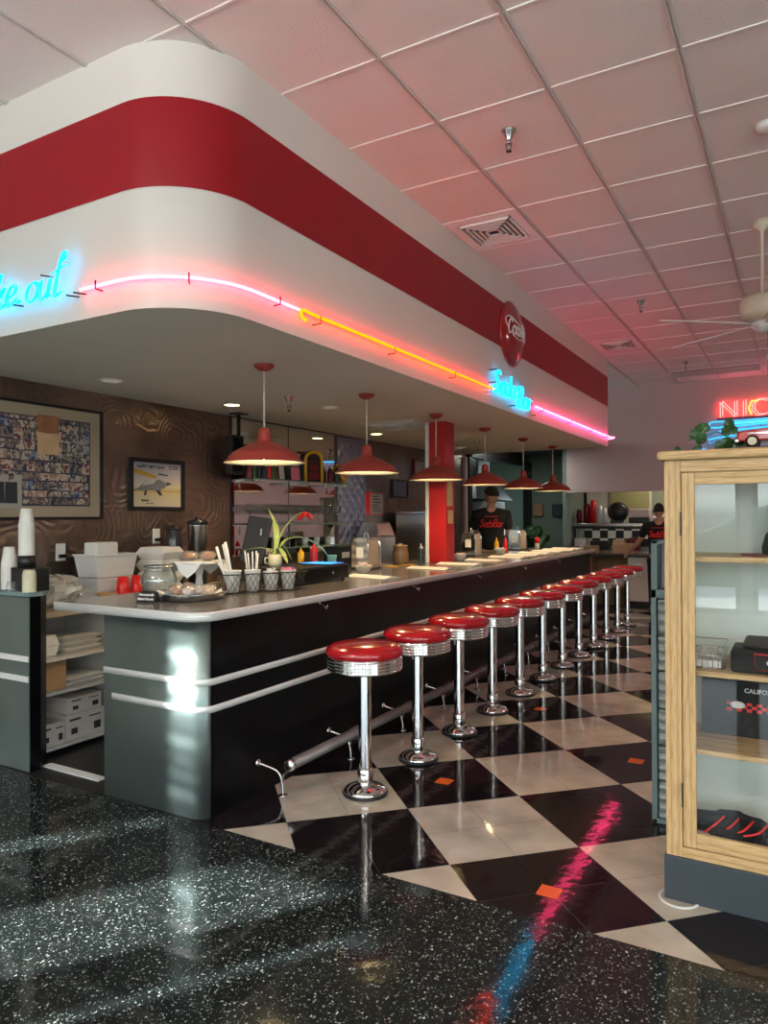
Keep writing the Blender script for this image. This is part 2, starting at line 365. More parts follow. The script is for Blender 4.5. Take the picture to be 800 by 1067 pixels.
        if bevel: md = o.modifiers.new('bevel', 'BEVEL'); md.width = bevel; md.segments = 2; md.limit_method = 'ANGLE'; md.angle_limit = R(40)
        if subs: md = o.modifiers.new('sub', 'SUBSURF'); md.levels = subs; md.render_levels = subs
        if label: o['label'] = label
        if kind: o['kind'] = kind
        return o

def tag(o, label, cat, group=None, kind=None):
    o['label'] = label; o['category'] = cat
    if group: o['group'] = group
    if kind: o['kind'] = kind
    return o
def thing(name, label, cat, loc=(0, 0, 0), rz=0, group=None):
    o = bpy.data.objects.new(name, None); COL.objects.link(o); o.empty_display_size = .1
    o.location = loc; o.rotation_euler = (0, 0, rz)
    return tag(o, label, cat, group)
def struct(o): o['kind'] = 'structure'; return o
KIDS = {}
def dup(root, loc, rz=None, label=None, group=None):
    def cp(o, par):
        c = o.copy(); COL.objects.link(c)
        if par: c.parent = par
        for ch in [x for x in list(COL.objects) if x.parent == o]: cp(ch, c)
        return c
    r = cp(root, None); r.location = loc
    if rz is not None: r.rotation_euler = (0, 0, rz)
    if label: r['label'] = label
    if group: r['group'] = group
    return r
def place(o, loc, rz=0): o.location = loc; o.rotation_euler = (0, 0, rz); return o
def arc(cx, cy, r, a0, a1, n): return [(cx + r * math.cos(R(a0 + (a1 - a0) * i / n)), cy + r * math.sin(R(a0 + (a1 - a0) * i / n))) for i in range(n + 1)]
def spline(pts, n=6):
    P = [Vector(p) for p in pts]; out = []
    for i in range(len(P) - 1):
        p0 = P[max(i - 1, 0)]; p1 = P[i]; p2 = P[i + 1]; p3 = P[min(i + 2, len(P) - 1)]
        for k in range(n):
            t = k / n
            out.append(.5 * ((2 * p1) + (p2 - p0) * t + (2 * p0 - 5 * p1 + 4 * p2 - p3) * t * t + (3 * p1 - p0 - 3 * p2 + p3) * t ** 3))
    out.append(P[-1]); return out

# cursive strokes: unit x-height; each letter = (advance, [strokes])
def _o(cx, r=.42): return [(cx + r * math.cos(R(60 + a)), .5 + .5 * math.sin(R(60 + a))) for a in range(0, 361, 40)]
CUR = {
 'S': (1.25, [[(1.05, 1.5), (.8, 1.75), (.45, 1.7), (.3, 1.35), (.55, 1.02), (.9, .7), (.9, .25), (.5, 0), (.1, .1), (.02, .4), (.25, .45)]]),
 'B': (1.35, [[(.25, 1.6), (.2, .8), (.12, 0)], [(-.1, 1.35), (.3, 1.75), (.8, 1.75), (1.0, 1.4), (.75, 1.0), (.35, .92), (.8, .9), (1.1, .5), (.9, .08), (.5, 0), (.15, .12)]]),
 'T': (1.15, [[(-.05, 1.45), (.1, 1.75), (.6, 1.65), (1.2, 1.8)], [(.65, 1.68), (.6, .9), (.5, .2), (.2, 0), (0, .2)]]),
 'C': (1.15, [[(1.0, 1.35), (.85, 1.72), (.5, 1.7), (.15, 1.2), (.1, .5), (.4, .02), (.8, .1), (1.1, .4)]]),
 'o': (.95, [_o(.45) + [(.95, .75)]]),
 'c': (.8, [[(.75, .8), (.5, 1.0), (.15, .75), (.1, .3), (.35, 0), (.8, .3)]]),
 'd': (1.0, [_o(.42), [(.95, 1.75), (.85, .8), (.82, .1), (1.05, .1)]]),
 'a': (1.0, [_o(.42), [(.85, .95), (.82, .5), (.82, .1), (1.05, .12)]]),
 'k': (1.0, [[(.0, .4), (.35, 1.5), (.3, 1.75), (.15, 1.5), (.12, 0)], [(.15, .5), (.7, 1.0), (.6, .6), (.3, .55), (.8, 0), (1.0, .2)]]),
 'e': (.85, [[(.1, .4), (.6, .6), (.6, .95), (.3, 1.0), (.08, .5), (.3, 0), (.85, .3)]]),
 'u': (1.0, [[(.1, 1.0), (.1, .3), (.35, 0), (.75, .3), (.8, 1.0)], [(.8, .9), (.8, .1), (1.0, .1)]]),
 't': (.75, [[(.4, 1.85), (.3, .4), (.45, 0), (.75, .15)], [(-.1, 1.2), (.8, 1.45)], [(.4, 1.85), (.55, 2.15), (.75, 1.95), (.6, 1.7), (.42, 1.8)]]),
 'r': (.8, [[(.1, 0), (.2, 1.0), (.35, .85), (.7, .95)], [(.2, .6), (.2, 0)]]),
 'l': (.5, [[(.0, .3), (.4, 1.4), (.3, 1.75), (.12, 1.4), (.15, .1), (.5, .15)]]),
 '-': (.6, [[(.1, .5), (.5, .55)]]), ' ': (.7, []), 'i': (.4, [[(.1, .9), (.1, .1), (.35, .15)]]),
 'h': (1., [[(.0, .3), (.35, 1.5), (.25, 1.75), (.12, 1.5), (.1, 0)], [(.1, .6), (.45, 1.), (.7, .8), (.72, .1), (.95, .15)]]),
}
def script(text, h, slant=.2, sx=1.):
    """list of strokes in (u, v) metres, x-height h; returns strokes and width"""
    out = []; u = 0
    for ch in text:
        adv, st = CUR[ch]
        for s in st: out.append([((u + p[0] + p[1] * slant) * h * sx, p[1] * h) for p in s])
        u += adv
    return out, u * h * sx

def text_mesh(txt, size, mb_name, matname, parent, loc, rot, ext=.0008, bold=0., align='CENTER', sx=1.):
    cu = bpy.data.curves.new(mb_name, 'FONT'); cu.body = txt; cu.size = size; cu.extrude = ext; cu.align_x = align; cu.align_y = 'CENTER'; cu.offset = bold; cu.resolution_u = 3
    t = bpy.data.objects.new('tmp', cu); COL.objects.link(t)
    me = bpy.data.meshes.new_from_object(t); bpy.data.objects.remove(t); bpy.data.curves.remove(cu)
    me.materials.clear(); me.materials.append(M[matname])
    o = bpy.data.objects.new(mb_name, me); COL.objects.link(o); o.parent = parent; o.location = loc; o.rotation_euler = rot; o.scale = (sx, 1, 1)
    return o

# ------------------------------------------------------------------ the room
ZC = 3.55; ZB = 2.375
X_WALL = -4.5
struct(MB().quad((-8, -3, 0), (5, -3, 0), (5, 2.54, 0), (-8, 2.54, 0)).build('floor', 'terrazzo'))
struct(MB().quad((-2.55, 2.54, 0), (5, 2.54, 0), (5, 15, 0), (-2.55, 15, 0)).build('floor', 'checker'))
struct(MB().quad((-8, 2.54, 0), (-2.55, 2.54, 0), (-2.55, 15, 0), (-8, 15, 0)).build('floor', 'bar_floor'))
for k, (x, y) in enumerate(((-1.697, 3.598), (-1.697, 5.30), (-.847, 2.74), (-.847, 4.448), (-.847, 6.15))):
    struct(MB().box(x - .042, x + .042, y - .042, y + .042, 0.0002, .0012).build('trim_%d' % (k + 10), 'orange'))
struct(MB().box(-8, 5, -3.1, 12.5, ZC, ZC + .1).build('ceiling', 'ceil_tile'))
g = MB(); g.cur = 0
for k in range(-12, 9):
    x = -.455 + k * .6
    if -8 < x < 5:
        g.box(x - .014, x - .004, -3, 12.25, ZC - .008, ZC + .001); g.box(x + .004, x + .014, -3, 12.25, ZC - .008, ZC + .001)
struct(g.build('trim_1', 'ceil_rail'))
g = MB()
for k in range(-11, 15):
    y = 3.463 + k * .618
    if -3 < y < 12.2: g.box(-8, 5, y - .006, y + .006, ZC - .005, ZC + .001)
struct(g.build('trim_2', 'ceil_grid'))

# soffit: white band with a red stripe, rounded corner
pl = [(-8, 2.21)] + [(-2.61 + .39 * math.cos(R(a)), 2.60 + .39 * math.sin(R(a))) for a in range(-90, 1, 6)] + [(-2.22, 9.85)]
pl2 = pl + [(-3.45, 9.97)]
def band(z0, z1, off, name, m, pth):
    b = MB(); n = len(pth); b.smooth = True
    vs = []
    for i, (x, y) in enumerate(pth):
        a = Vector(pth[max(i - 1, 0)]); c = Vector(pth[min(i + 1, n - 1)]); t = (c - a).normalized(); nx, ny = t.y, -t.x
        vs += [(x + nx * off, y + ny * off, z0), (x + nx * off, y + ny * off, z1)]
    b._a(vs, [(2 * i, 2 * i + 2, 2 * i + 3, 2 * i + 1) for i in range(n - 1)], True)
    return b
b = band(ZB - .004, ZC, .006, '', None, pl)
b._a([(-2.22, 9.85, ZB), (-2.22, 9.85, ZC), (-3.45, 9.97, ZC), (-3.45, 9.97, ZB)], [(0, 1, 2, 3)], False)
struct(b.build('wall_soffit', 'soffit', thick=0.0))
b = MB()
top = band(2.905, 3.30, .009, '', None, pl); top.build('trim_3', 'soffit_red')['kind'] = 'structure'
# underside of the soffit = bar ceiling
poly = [(x, y) for x, y in pl] + [(-3.45, 9.97), (-4.5, 10.02), (-8, 10.02)]
struct(MB().prism(poly, ZB, ZB + .02).build('ceiling', 'under'))
struct(MB().box(-6.5, -2.9, 9.98, 15, 2.62, 2.68).build('ceiling', 'green_wall'))
# walls
b = MB()
b.box(X_WALL - .12, X_WALL, 2.21, 10.4, 0, ZC)
b.box(X_WALL - .12, X_WALL, 10.4, 13.4, 0, 1.1); b.box(X_WALL - .12, X_WALL, 10.4, 13.4, 2.42, 2.7)
struct(b.build('wall_left', 'swirl'))
struct(MB().box(-8, X_WALL - .12, 2.9, 3.0, 0, ZC).build('wall_left', 'cream_wall'))
b = MB(); b.box(-3.45, -.4, 12.25, 12.37, 1.845, ZC); b.box(-.4, 5, 12.25, 12.37, 0, ZC)
struct(b.build('wall_back', 'pink_wall'))
struct(MB().box(-4.62, -3.40, 13.4, 13.5, 0, 2.7).box(-3.52, -3.45, 12.25, 13.45, 0, ZC).box(-3.62, -3.52, 13.2, 13.4, 0, 2.7).build('wall_back', 'green_wall'))
b = MB(); yv = -3
fill_openings = [(-2.6 + 1.75 * k, -1.0 + 1.75 * k, .5, 3.0) for k in range(2)]  # unseen side openings, added to let in more daylight
for (a, c, z0, z1) in fill_openings: b.box(4.9, 5, yv, a, 0, ZC); b.box(4.9, 5, a, c, 0, z0); b.box(4.9, 5, a, c, z1, ZC); yv = c
b.box(4.9, 5, yv, 12.3, 0, ZC); struct(b.build('wall_right', 'cream_wall'))
struct(MB().box(-8.1, -8, -3, 2.7, 0, ZC).build('wall_left', 'cream_wall'))
# window wall behind the camera
wins = [(-6.65, -6.38, .3, 3.3), (-5.86, -5.22, .3, 2.34), (-5.02, -4.86, .3, 2.25)] + [(-4.5 + 1.35 * k, -3.27 + 1.35 * k, .35, 3.05 if k > 1 else 2.05) for k in range(7)]
b = MB(); x = -8.1
for (a, c, z0, z1) in wins:
    b.box(x, a, -3.15, -3, 0, ZC); b.box(a, c, -3.15, -3, 0, z0); b.box(a, c, -3.15, -3, z1, ZC); x = c
b.box(x, 5, -3.15, -3, 0, ZC)
struct(b.build('wall_front', 'cream_wall'))
b = MB()
for (a, c, z0, z1) in wins[3:]:
    b.box(a, a + .05, -3.12, -3.04, z0, z1); b.box(c - .05, c, -3.12, -3.04, z0, z1); b.box(a, c, -3.12, -3.04, z1 - .05, z1); b.box(a, c, -3.12, -3.04, z0, z0 + .05)
struct(b.build('window_1', 'frame_black'))
b = MB(); a, c = wins[0][:2]
for k in range(12): z = 2.28 + k * .085 + .012 * math.sin(k * 2.3); b.box(a, c, -3.10, -3.06, z, z + .034)
for z in (.9, 1.5): b.box(a, c, -3.10, -3.06, z, z + .05)
struct(b.build('ripple_bars', 'frame_black'))  # unseen bars added to break the sun patch into ripples
struct(MB().quad((-60, -60, -.15), (60, -60, -.15), (60, 60, -.15), (-60, 60, -.15)).build('ground', 'asphalt'))
struct(MB().box(-4.6, 5.2, -6.0, -3.15, 3.12, 3.22).build('canopy', 'cream_wall'))  # added unseen slab that keeps direct sun out of the front windows

def hedge(u, v):
    a = v * PI; x = -25 + 50 * u
    return (x, -13 + math.cos(a) * 1.1, -.15 + math.sin(a) * (1.5 + .25 * math.sin(u * 40) + .2 * math.sin(u * 93)))
h = MB().grid(hedge, 120, 10).build('hedge', 'hedge'); tag(h, 'clipped green hedge across the parking lot, mirrored in the cabinet glass', 'hedge', kind='stuff')
# kitchen beyond the far wall
b = MB(); b.box(-3.45, .4, 13.4, 13.5, 0, 2.6); b.box(.3, .4, 12.37, 13.4, 0, 2.6); struct(b.build('wall_kitchen', 'cream_wall'))
struct(MB().box(-3.45, .4, 12.37, 13.5, 2.5, 2.56).build('ceiling', 'under'))
b = MB()
for i in range(24):
    for j in range(3):
        b.cur = (i + j) % 2; b.box(-3.44 + .14 * i, -3.44 + .14 * (i + 1), 13.385, 13.398, .90 + .14 * j, .90 + .14 * (j + 1))
struct(b.build('trim_4', ['paper', 'black']))
struct(MB().box(-2.98, -2.30, 13.37, 13.395, 1.55, 2.4).build('trim_5', mat('olive_board', (.30, .28, .12), .8)))
struct(MB().box(-2.25, -1.2, 13.37, 13.395, 1.5, 2.4).build('trim_6', mat('sage_board', (.20, .22, .15), .8)))
# side kitchen seen through the black framed opening
b = MB(); b.box(-6.6, -6.5, 9.9, 14.6, 0, 2.62); b.box(-6.5, -4.62, 14.3, 14.4, 0, 2.62); b.box(-6.5, -4.62, 9.9, 10, 0, 2.62); struct(b.build('wall_kitchen', 'green_wall'))
b = MB(); b.box(-4.56, -4.44, 10.38, 10.50, 1.02, 2.44); b.box(-4.56, -4.44, 13.22, 13.39, .9, 2.44); b.box(-4.56, -4.44, 10.38, 13.39, 2.37, 2.46); b.box(-4.56, -4.40, 10.38, 13.39, 1.02, 1.12)
struct(b.build('window_2', 'frame_black', bevel=.004))
struct(MB().box(-4.5, -4.46, 10.27, 10.36, .9, 2.37).build('trim_7', 'pink_wall'))
struct(MB().box(-3.84, -3.35, 2.66, 2.72, .0005, .006).build('trim_8', 'brushed_trim'))
# seam strip along the metal wall
struct(MB().box(X_WALL, X_WALL + .004, 2.3, 5.0, 1.262, 1.270).build('trim_9', 'swirl'))

# ------------------------------------------------------------------ bar counter
ctr = thing('bar_counter', 'long black bar counter with a brushed steel end, white stripes and aluminium-edged grey top', 'counter', (-2.8, 6.2, 0))
ox, oy = 2.8, -6.2
XF, XL, YN, YF = -2.47, -3.17, 2.56, 9.9
def rr(x0, x1, y0, y1, r):   # rounded near-right corner (x1,y0)
    return [(x0, y0)] + arc(x1 - r, y0 + r, r, -90, 0, 8) + [(x1, y1), (x0, y1)]
b = MB().at(ox, oy); b.prism(rr(XL, XF, YN, YF, .07), 0, .965); b.build('body', 'black_panel', ctr)
path = [(XL, YN)] + arc(XF - .07, YN + .07, .07, -90, -18, 7)
def wrap(pth, z0, z1, off, th):
    bb = MB().at(ox, oy); n = len(pth); vs = []
    for i, (x, y) in enumerate(pth):
        a = Vector(pth[max(i - 1, 0)]); c = Vector(pth[min(i + 1, n - 1)]); t = (c - a).normalized(); nx, ny = t.y, -t.x
        for o_ in (off, off + th):
            vs += [(x + nx * o_, y + ny * o_, z0), (x + nx * o_, y + ny * o_, z1)]
    fs = []
    for i in range(n - 1):
        q = 4 * i; r_ = q + 4
        fs += [(q + 2, r_ + 2, r_ + 3, q + 3), (q, q + 1, r_ + 1, r_), (q + 1, q + 3, r_ + 3, r_ + 1), (q, r_, r_ + 2, q + 2)]
    fs += [(0, 2, 3, 1), (4 * n - 4, 4 * n - 3, 4 * n - 1, 4 * n - 2)]
    return bb._a(vs, fs, True)
wrap(path, .0, .955, .001, .003).build('end_panel', 'brushed', ctr)
full = [(XL, YN)] + arc(XF - .07, YN + .07, .07, -90, 0, 9) + [(XF, YF)]
wrap(full, .640, .672, .004, .006).build('stripe', 'brushed_trim', ctr)
wrap([(-3.105, YN)] + full[1:], .508, .540, .004, .006).build('stripe', 'brushed_trim', ctr)
TXL, TXF, TYN, TYF = -3.48, -2.425, 2.49, 9.95
tp = [(TXL, TYN)] + arc(TXF - .12, TYN + .12, .12, -90, 0, 10) + [(TXF, TYF), (TXL, TYF)]
b = MB().at(ox, oy); b.prism(tp, .962, .9985); b.build('countertop', 'top', ctr)
edge = [(TXL, TYN)] + arc(TXF - .12, TYN + .12, .12, -90, 0, 12) + [(TXF, TYF)]
eb = wrap(edge, .957, 1.0, .0, .008)
for z in (.968, .978, .988):
    e2 = wrap(edge, z, z + .003, .008, .0025); o_ = len(eb.v); eb.v += e2.v; eb.f += [tuple(i + o_ for i in f) for f in e2.f]; eb.mi += e2.mi; eb.sm += e2.sm
eb.build('edge_band', 'top_edge', ctr)
for y in (3.52, 4.71, 5.9, 7.1, 8.3):
    b = MB().at(ox, oy); b.tube(spline([(XF + .002, y, .945), (XF + .03, y, .925), (XF + .05, y, .91), (XF + .055, y, .93)], 4), .005, 6); b.at(ox + XF + .003, oy + y, .945, ry=PI / 2).cyl(.014, 0, .004, 10); b.build('bag_hook', 'chrome_dull', ctr)

# foot rail
fr = thing('foot_rail', 'dull steel foot rail on curved brackets along the foot of the black bar', 'foot rail', (-2.37, 6.4, 0))
fx, fy = 2.37, -6.4
XR, ZR = -2.30, .165
b = MB().at(fx, fy); b.tube([(XR, 3.0, ZR), (XR, 9.85, ZR)], .030, 14); b.build('pipe', 'pipe', fr)
b = MB().at(fx + XR, fy + 2.995, ZR, rx=PI / 2).lathe([(.0, 0.008), (.02, .008), (.03, .003), (.033, -.004), (.033, -.02)], 16); b.build('end_cap', 'chrome', fr)
for k in range(11):
    y = 3.0 + .655 * k
    b = MB().at(fx, fy); b.smooth = True
    b.tube(spline([(XF + .006, y - .05, .165), (XR - .07, y - .01, .125), (XR - .045, y, .06), (XR - .04, y, .006)], 5), .0065, 7)
    b.tube(spline([(XR - .048, y, .07), (XR - .03, y, .115), (XR, y, ZR - .028)], 4), .006, 6)
    b.at(fx + XF + .003, fy + y - .05, .165, ry=PI / 2).lathe([(.022, 0), (.02, .008), (.010, .014)], 14)
    b.at(fx + XR - .04, fy + y, 0).lathe([(.026, 0), (.024, .006), (.008, .012)], 14)
    b.build('bracket', 'chrome_dull', fr)
    if k: MB().at(fx + XR, fy + y, ZR, rx=PI / 2).lathe([(.030, -.03), (.036, -.026), (.036, .026), (.030, .03)], 14).build('coupling', 'pipe', fr)

# ------------------------------------------------------------------ stools
def make_stool(label):
    t = thing('bar_stool', label, 'stool', group='red chrome stools along the bar')
    b = MB(); b.lathe([(.118, 0), (.120, .012), (.108, .018)], 32); b.build('base_ring', 'black', t)
    b = MB(); b.lathe([(.114, .014), (.112, .024), (.098, .036), (.070, .048), (.048, .053), (.042, .056)], 32); b.build('base', 'chrome', t)
    b = MB(); b.lathe([(.039, .05), (.041, .058), (.041, .128), (.037, .134), (.034, .136)], 24)
    b.lathe([(.034, .12), (.034, .66)], 24, cap=False); b.build('column', 'chrome', t)
    pr = [(.05, .642), (.168, .645), (.185, .650)]
    for k in range(4):
        z = .652 + k * .0165; pr += [(.187, z), (.196, z + .003), (.198, z + .0075), (.196, z + .012), (.187, z + .015)]
    pr += [(.19, .720), (.15, .722)]
    MB().lathe(pr, 48).build('seat_band', 'chrome', t)
    pr = [(.17, .718), (.192, .722), (.203, .734), (.206, .748), (.200, .764), (.182, .778), (.150, .788), (.10, .794), (.05, .796), (.001, .7965)]
    MB().lathe(pr, 48).build('seat_cushion', 'vinyl', t)
    return t
ordn = ['first', 'second', 'third', 'fourth', 'fifth', 'sixth', 'seventh', 'eighth', 'ninth', 'tenth', 'eleventh', 'twelfth']
s0 = make_stool('chrome bar stool with red vinyl seat, nearest the camera, first of the row')
SY = [3.24 + .604 * k for k in range(12)]
s0.location = (-1.985, SY[0], 0)
for k in range(1, 12):
    dup(s0, (-1.985, SY[k], 0), rz=k * 1.3, label='chrome bar stool with red vinyl seat, %s from the near end of the row' % ordn[k])

# ------------------------------------------------------------------ lamps
def make_pendant(label):
    t = thing('pendant_lamp', label, 'lamp', group='red pendant lamps over the bar')
    MB().lathe([(.062, 0), (.062, -.006), (.055, -.020), (.035, -.034), (.008, -.040)], 24).build('canopy', 'lamp_red', t)
    MB().lathe([(.0055, -.038), (.0055, -.385)], 8).build('cord', 'cord', t)
    pr = [(.006, -.382), (.026, -.385), (.034, -.392), (.038, -.425), (.042, -.462), (.052, -.470), (.090, -.486), (.145, -.510), (.190, -.536), (.213, -.558), (.218, -.574), (.240, -.590), (.243, -.596)]
    sh = MB(); sh.lathe(pr, 48, cap=False); sh.lathe([(.243, -.596), (.238, -.5965), (.214, -.580), (.207, -.560), (.186, -.541), (.142, -.516), (.088, -.493), (.04, -.478), (.001, -.476)], 48, cap=False)
    n1 = (len(pr) - 1) * 48
    sh.mi = [0] * n1 + [1] * (len(sh.f) - n1)
    sh.build('lamp_shade', ['lamp_red', 'lamp_in'], t)
    MB().at(0, 0, -.535).ell((0, 0, 0), (.032, .032, .045), 16, 10).build('bulb', 'bulb', t)
    return t
PEND = [(-2.81, 3.43), (-2.83, 4.66), (-2.85, 5.90), (-2.86, 7.10), (-2.85, 8.28), (-2.83, 9.40)]
names = ['nearest and largest looking, over the wire basket', 'second from the camera, over the glass shelves', 'third from the camera, in front of the red column', "fourth from the camera, above the employee's head", 'fifth from the camera', 'farthest, sixth from the camera']
p0 = make_pendant('red enamel pendant lamp, ' + names[0]); p0.location = (*PEND[0], ZB)
for k in range(1, 6): dup(p0, (*PEND[k], ZB), rz=0, label='red enamel pendant lamp, ' + names[k])
for k, (x, y) in enumerate(PEND):
    l = bpy.data.lights.new('pendant_light', 'SPOT'); l.energy = 13; l.color = (1, .70, .36); l.spot_size = R(140); l.spot_blend = .6; l.shadow_soft_size = .05
    o = bpy.data.objects.new('pendant_light', l); COL.objects.link(o); o.location = (x, y, ZB - .598)

def downlight(x, y, lit, label):
    t = thing('downlight', label, 'ceiling light', (x, y, ZB), group='recessed lights in the bar ceiling')
    MB().lathe([(.062, -.001), (.085, -.001), (.086, -.006), (.064, -.008), (.062, -.001)], 28, cap=False).build('trim_ring', 'white', t)
    MB().lathe([(.062, -.004), (.001, -.004)], 28, cap=False).build('lens', 'down_lit' if lit else 'down_dim', t)
    if lit:
        l = bpy.data.lights.new('downlight_beam', 'SPOT'); l.energy = 26; l.color = (1, .72, .42); l.spot_size = R(110); l.spot_blend = .7; l.shadow_soft_size = .06
        o = bpy.data.objects.new('downlight_beam', l); COL.objects.link(o); o.location = (x, y, ZB - .01)
downlight(-4.01, 3.30, False, 'unlit white recessed light near the photo collage')
downlight(-4.03, 4.51, True, 'lit yellow recessed light near the mirror\'s near end')
downlight(-3.42, 5.05, False, 'unlit recessed light between the first two pendant lamps')
downlight(-4.09, 6.94, True, 'lit recessed light beside the second pendant lamp, before the quilted panel')
downlight(-3.95, 8.9, False, 'unlit recessed light left of the red column')
d = thing('ceiling_diffuser', 'white square air diffuser in the bar ceiling left of the red column', 'air vent', (-3.47, 6.38, ZB))
MB().box(-.3, .3, -.3, .3, -.012, 0).build('frame', 'white', d, bevel=.004)
b = MB()
for k in range(4):
    r_ = .24 - k * .055
    for a in range(4): b.at(0, 0, 0, rz=a * PI / 2).box(-r_, r_, r_ - .03, r_ - .022, -.026, -.012)
b.build('louver', 'white', d)

def sprinkler(x, y, z, label):
    t = thing('sprinkler_head', label, 'sprinkler', (x, y, z), group='fire sprinklers')
    MB().lathe([(.042, 0), (.040, -.006), (.028, -.018), (.022, -.04), (.014, -.05), (.013, -.062), (.02, -.066), (.018, -.076), (.006, -.078)], 20).build('escutcheon', 'chrome_dull', t)
    b = MB(); b.tube([(.012, 0, -.07), (.014, 0, -.09), (.004, 0, -.11)], .003, 6); b.tube([(-.012, 0, -.07), (-.014, 0, -.09), (-.004, 0, -.11)], .003, 6); b.lathe([(.004, -.105), (.016, -.112), (.016, -.115), (.003, -.117)], 12); b.build('deflector', 'black', t)
sprinkler(-1.36, 3.74, ZC, 'nearest ceiling sprinkler, hanging from a pink-lit ceiling tile')
sprinkler(-1.33, 7.35, ZC, 'small dark ceiling sprinkler left of the fan blades')
sprinkler(-1.34, 10.6, ZC, 'far ceiling sprinkler just before the long return grille')
sprinkler(-3.386, 4.43, ZB, 'sprinkler on the bar ceiling right of the first pendant cord')
sprinkler(-3.4, 8.2, ZB, 'sprinkler on the bar ceiling behind the fourth pendant lamp')

def vent(x0, x1, y0, y1, label, conc=True):
    cx, cy = (x0 + x1) / 2, (y0 + y1) / 2; hx, hy = (x1 - x0) / 2, (y1 - y0) / 2
    t = thing('ceiling_vent', label, 'air vent', (cx, cy, ZC))
    MB().box(-hx, hx, -hy, hy, -.006, -.001).build('frame', 'ceil_grid', t)
    if conc:
        MB().box(-hx * .72, hx * .72, -hy * .72, hy * .72, -.009, -.0055).build('backing', 'black_matte', t)
        b = MB()
        for k in range(5):
            r_ = .72 - .13 * k
            b.box(-hx * r_, hx * r_, hy * r_ - .012, hy * r_, -.026, -.008); b.box(-hx * r_, hx * r_, -hy * r_, -hy * r_ + .012, -.026, -.008)
            b.box(-hx * r_, -hx * r_ + .012, -hy * r_, hy * r_, -.026, -.008); b.box(hx * r_ - .012, hx * r_, -hy * r_, hy * r_, -.026, -.008)
        b.build('louver', 'ceil_grid', t)
    else:
        MB().box(-hx * .94, hx * .94, -hy * .7, hy * .7, -.010, -.0055).build('backing', 'black_matte', t)
        b = MB()
        for k in range(9): yy = -hy * .65 + hy * 1.3 * k / 8; b.box(-hx * .94, hx * .94, yy - .006, yy + .006, -.018, -.008)
        b.build('louver', 'ceil_rail', t)
vent(-2.2, -1.66, 4.70, 5.28, 'square louvred air vent by the soffit, nearest the camera')
vent(-2.17, -1.66, 8.80, 9.38, 'square louvred air vent by the soffit near the red disc sign\'s far side')
vent(-1.66, -.44, 11.18, 11.76, 'long dark return-air grille close to the far wall', False)
t = thing('smoke_detector', 'white round smoke detector on the ceiling at the right edge', 'smoke detector', (-.13, 4.38, ZC))
MB().lathe([(.065, 0), (.065, -.02), (.055, -.035), (.03, -.042), (.001, -.043)], 24).build('housing', 'white', t)

# ceiling fan
fan = thing('ceiling_fan', 'cream ceiling fan with five thin blades at the right edge', 'fan', (-.22, 5.80, 2.80))
MB().lathe([(.06, .75), (.06, .70), (.02, .68), (.012, .66), (.012, .24), (.05, .23), (.13, .20), (.15, .17), (.15, .08), (.13, .05), (.07, .03)], 32).build('motor', mat('cream_enamel', (.66, .60, .46), .4), fan)
MB().lathe([(.07, .032), (.075, .0), (.05, -.03), (.02, -.045), (.006, -.05)], 24).build('hub', 'white', fan)
for k in range(5):
    a = R(145.5 + 72 * k)
    b = MB().at(0, 0, 0, rz=a); b.box(.06, .20, -.018, .018, .005, .011); bl = b.build('blade_arm', 'white', fan)
    b = MB().at(0, 0, .008, rz=a, rx=R(-13))
    b.prism([(.16, -.05), (.30, -.06), (.70, -.065), (.76, -.045), (.775, 0), (.76, .045), (.70, .065), (.30, .06), (.16, .05)], 0, .007); b.build('blade', 'white', bl)
b = MB(); b.tube([(.03, 0, -.03), (.03, 0, -.36)], .0022, 5); b.ell((.03, 0, -.37), (.006, .006, .012), 8, 5); b.build('pull_chain', 'chrome_dull', fan)

# ------------------------------------------------------------------ neon
def brackets(mb, pts):
    for p, n in pts: mb.tube([p, (p[0] + n[0], p[1] + n[1], p[2])], .004, 5)
ZN = 2.50
nb = thing('neon_border', 'pink neon tube wrapping the soffit corner up to the yellow tube', 'neon light', (-2.45, 2.4, ZN))
pp = [(-2.86, 2.178), (-2.61, 2.178)] + [(-2.61 + .422 * math.cos(R(a)), 2.60 + .422 * math.sin(R(a))) for a in range(-80, 1, 10)] + [(-2.188, 2.95)]
MB().at(2.45, -2.4, -ZN).tube([(x, y, ZN) for x, y in pp], .0075, 10).build('tube', NEON['pink'], nb)
for (x, y, ex, ey) in ((-2.74, 2.165, 0, .045), (-2.3, 2.30, -.03, .035), (-2.175, 2.78, -.045, 0)): MB().at(2.45, -2.4, -ZN).tube([(x, y, ZN + .02), (x, y, ZN - .018), (x + ex, y + ey, ZN - .018)], .004, 6).build('standoff', 'black', nb)
nb = thing('neon_border', 'long yellow neon tube glowing red along the soffit face', 'neon light', (-2.18, 4.2, ZN))
o_ = dict(x=2.18, y=-4.2, z=-ZN)
MB().at(**o_).tube(spline([(-2.180, 3.00, ZN - .045), (-2.180, 2.965, ZN - .035), (-2.180, 2.955, ZN - .01), (-2.180, 2.98, ZN + .005), (-2.180, 3.1, ZN), (-2.180, 4.0, ZN), (-2.180, 5.0, ZN), (-2.180, 5.62, ZN)], 4), .0075, 8).build('tube', NEON['yellow'], nb)
MB().at(**o_).tube([(-2.194, 2.98, ZN + .008), (-2.194, 5.60, ZN + .008)], .0075, 8).build('tube', NEON['red'], nb, label='red tube tucked behind the yellow one')
for y in (3.1, 3.9, 4.8, 5.5): MB().at(**o_).tube([(-2.16, y, ZN), (-2.16, y, ZN - .04), (-2.222, y, ZN - .04)], .004, 6).build('standoff', 'black', nb)
nb = thing('neon_border', 'pink neon tube along the far part of the soffit, hooked past its end', 'neon light', (-2.18, 8.2, ZN))
o_ = dict(x=2.18, y=-8.2, z=-ZN)
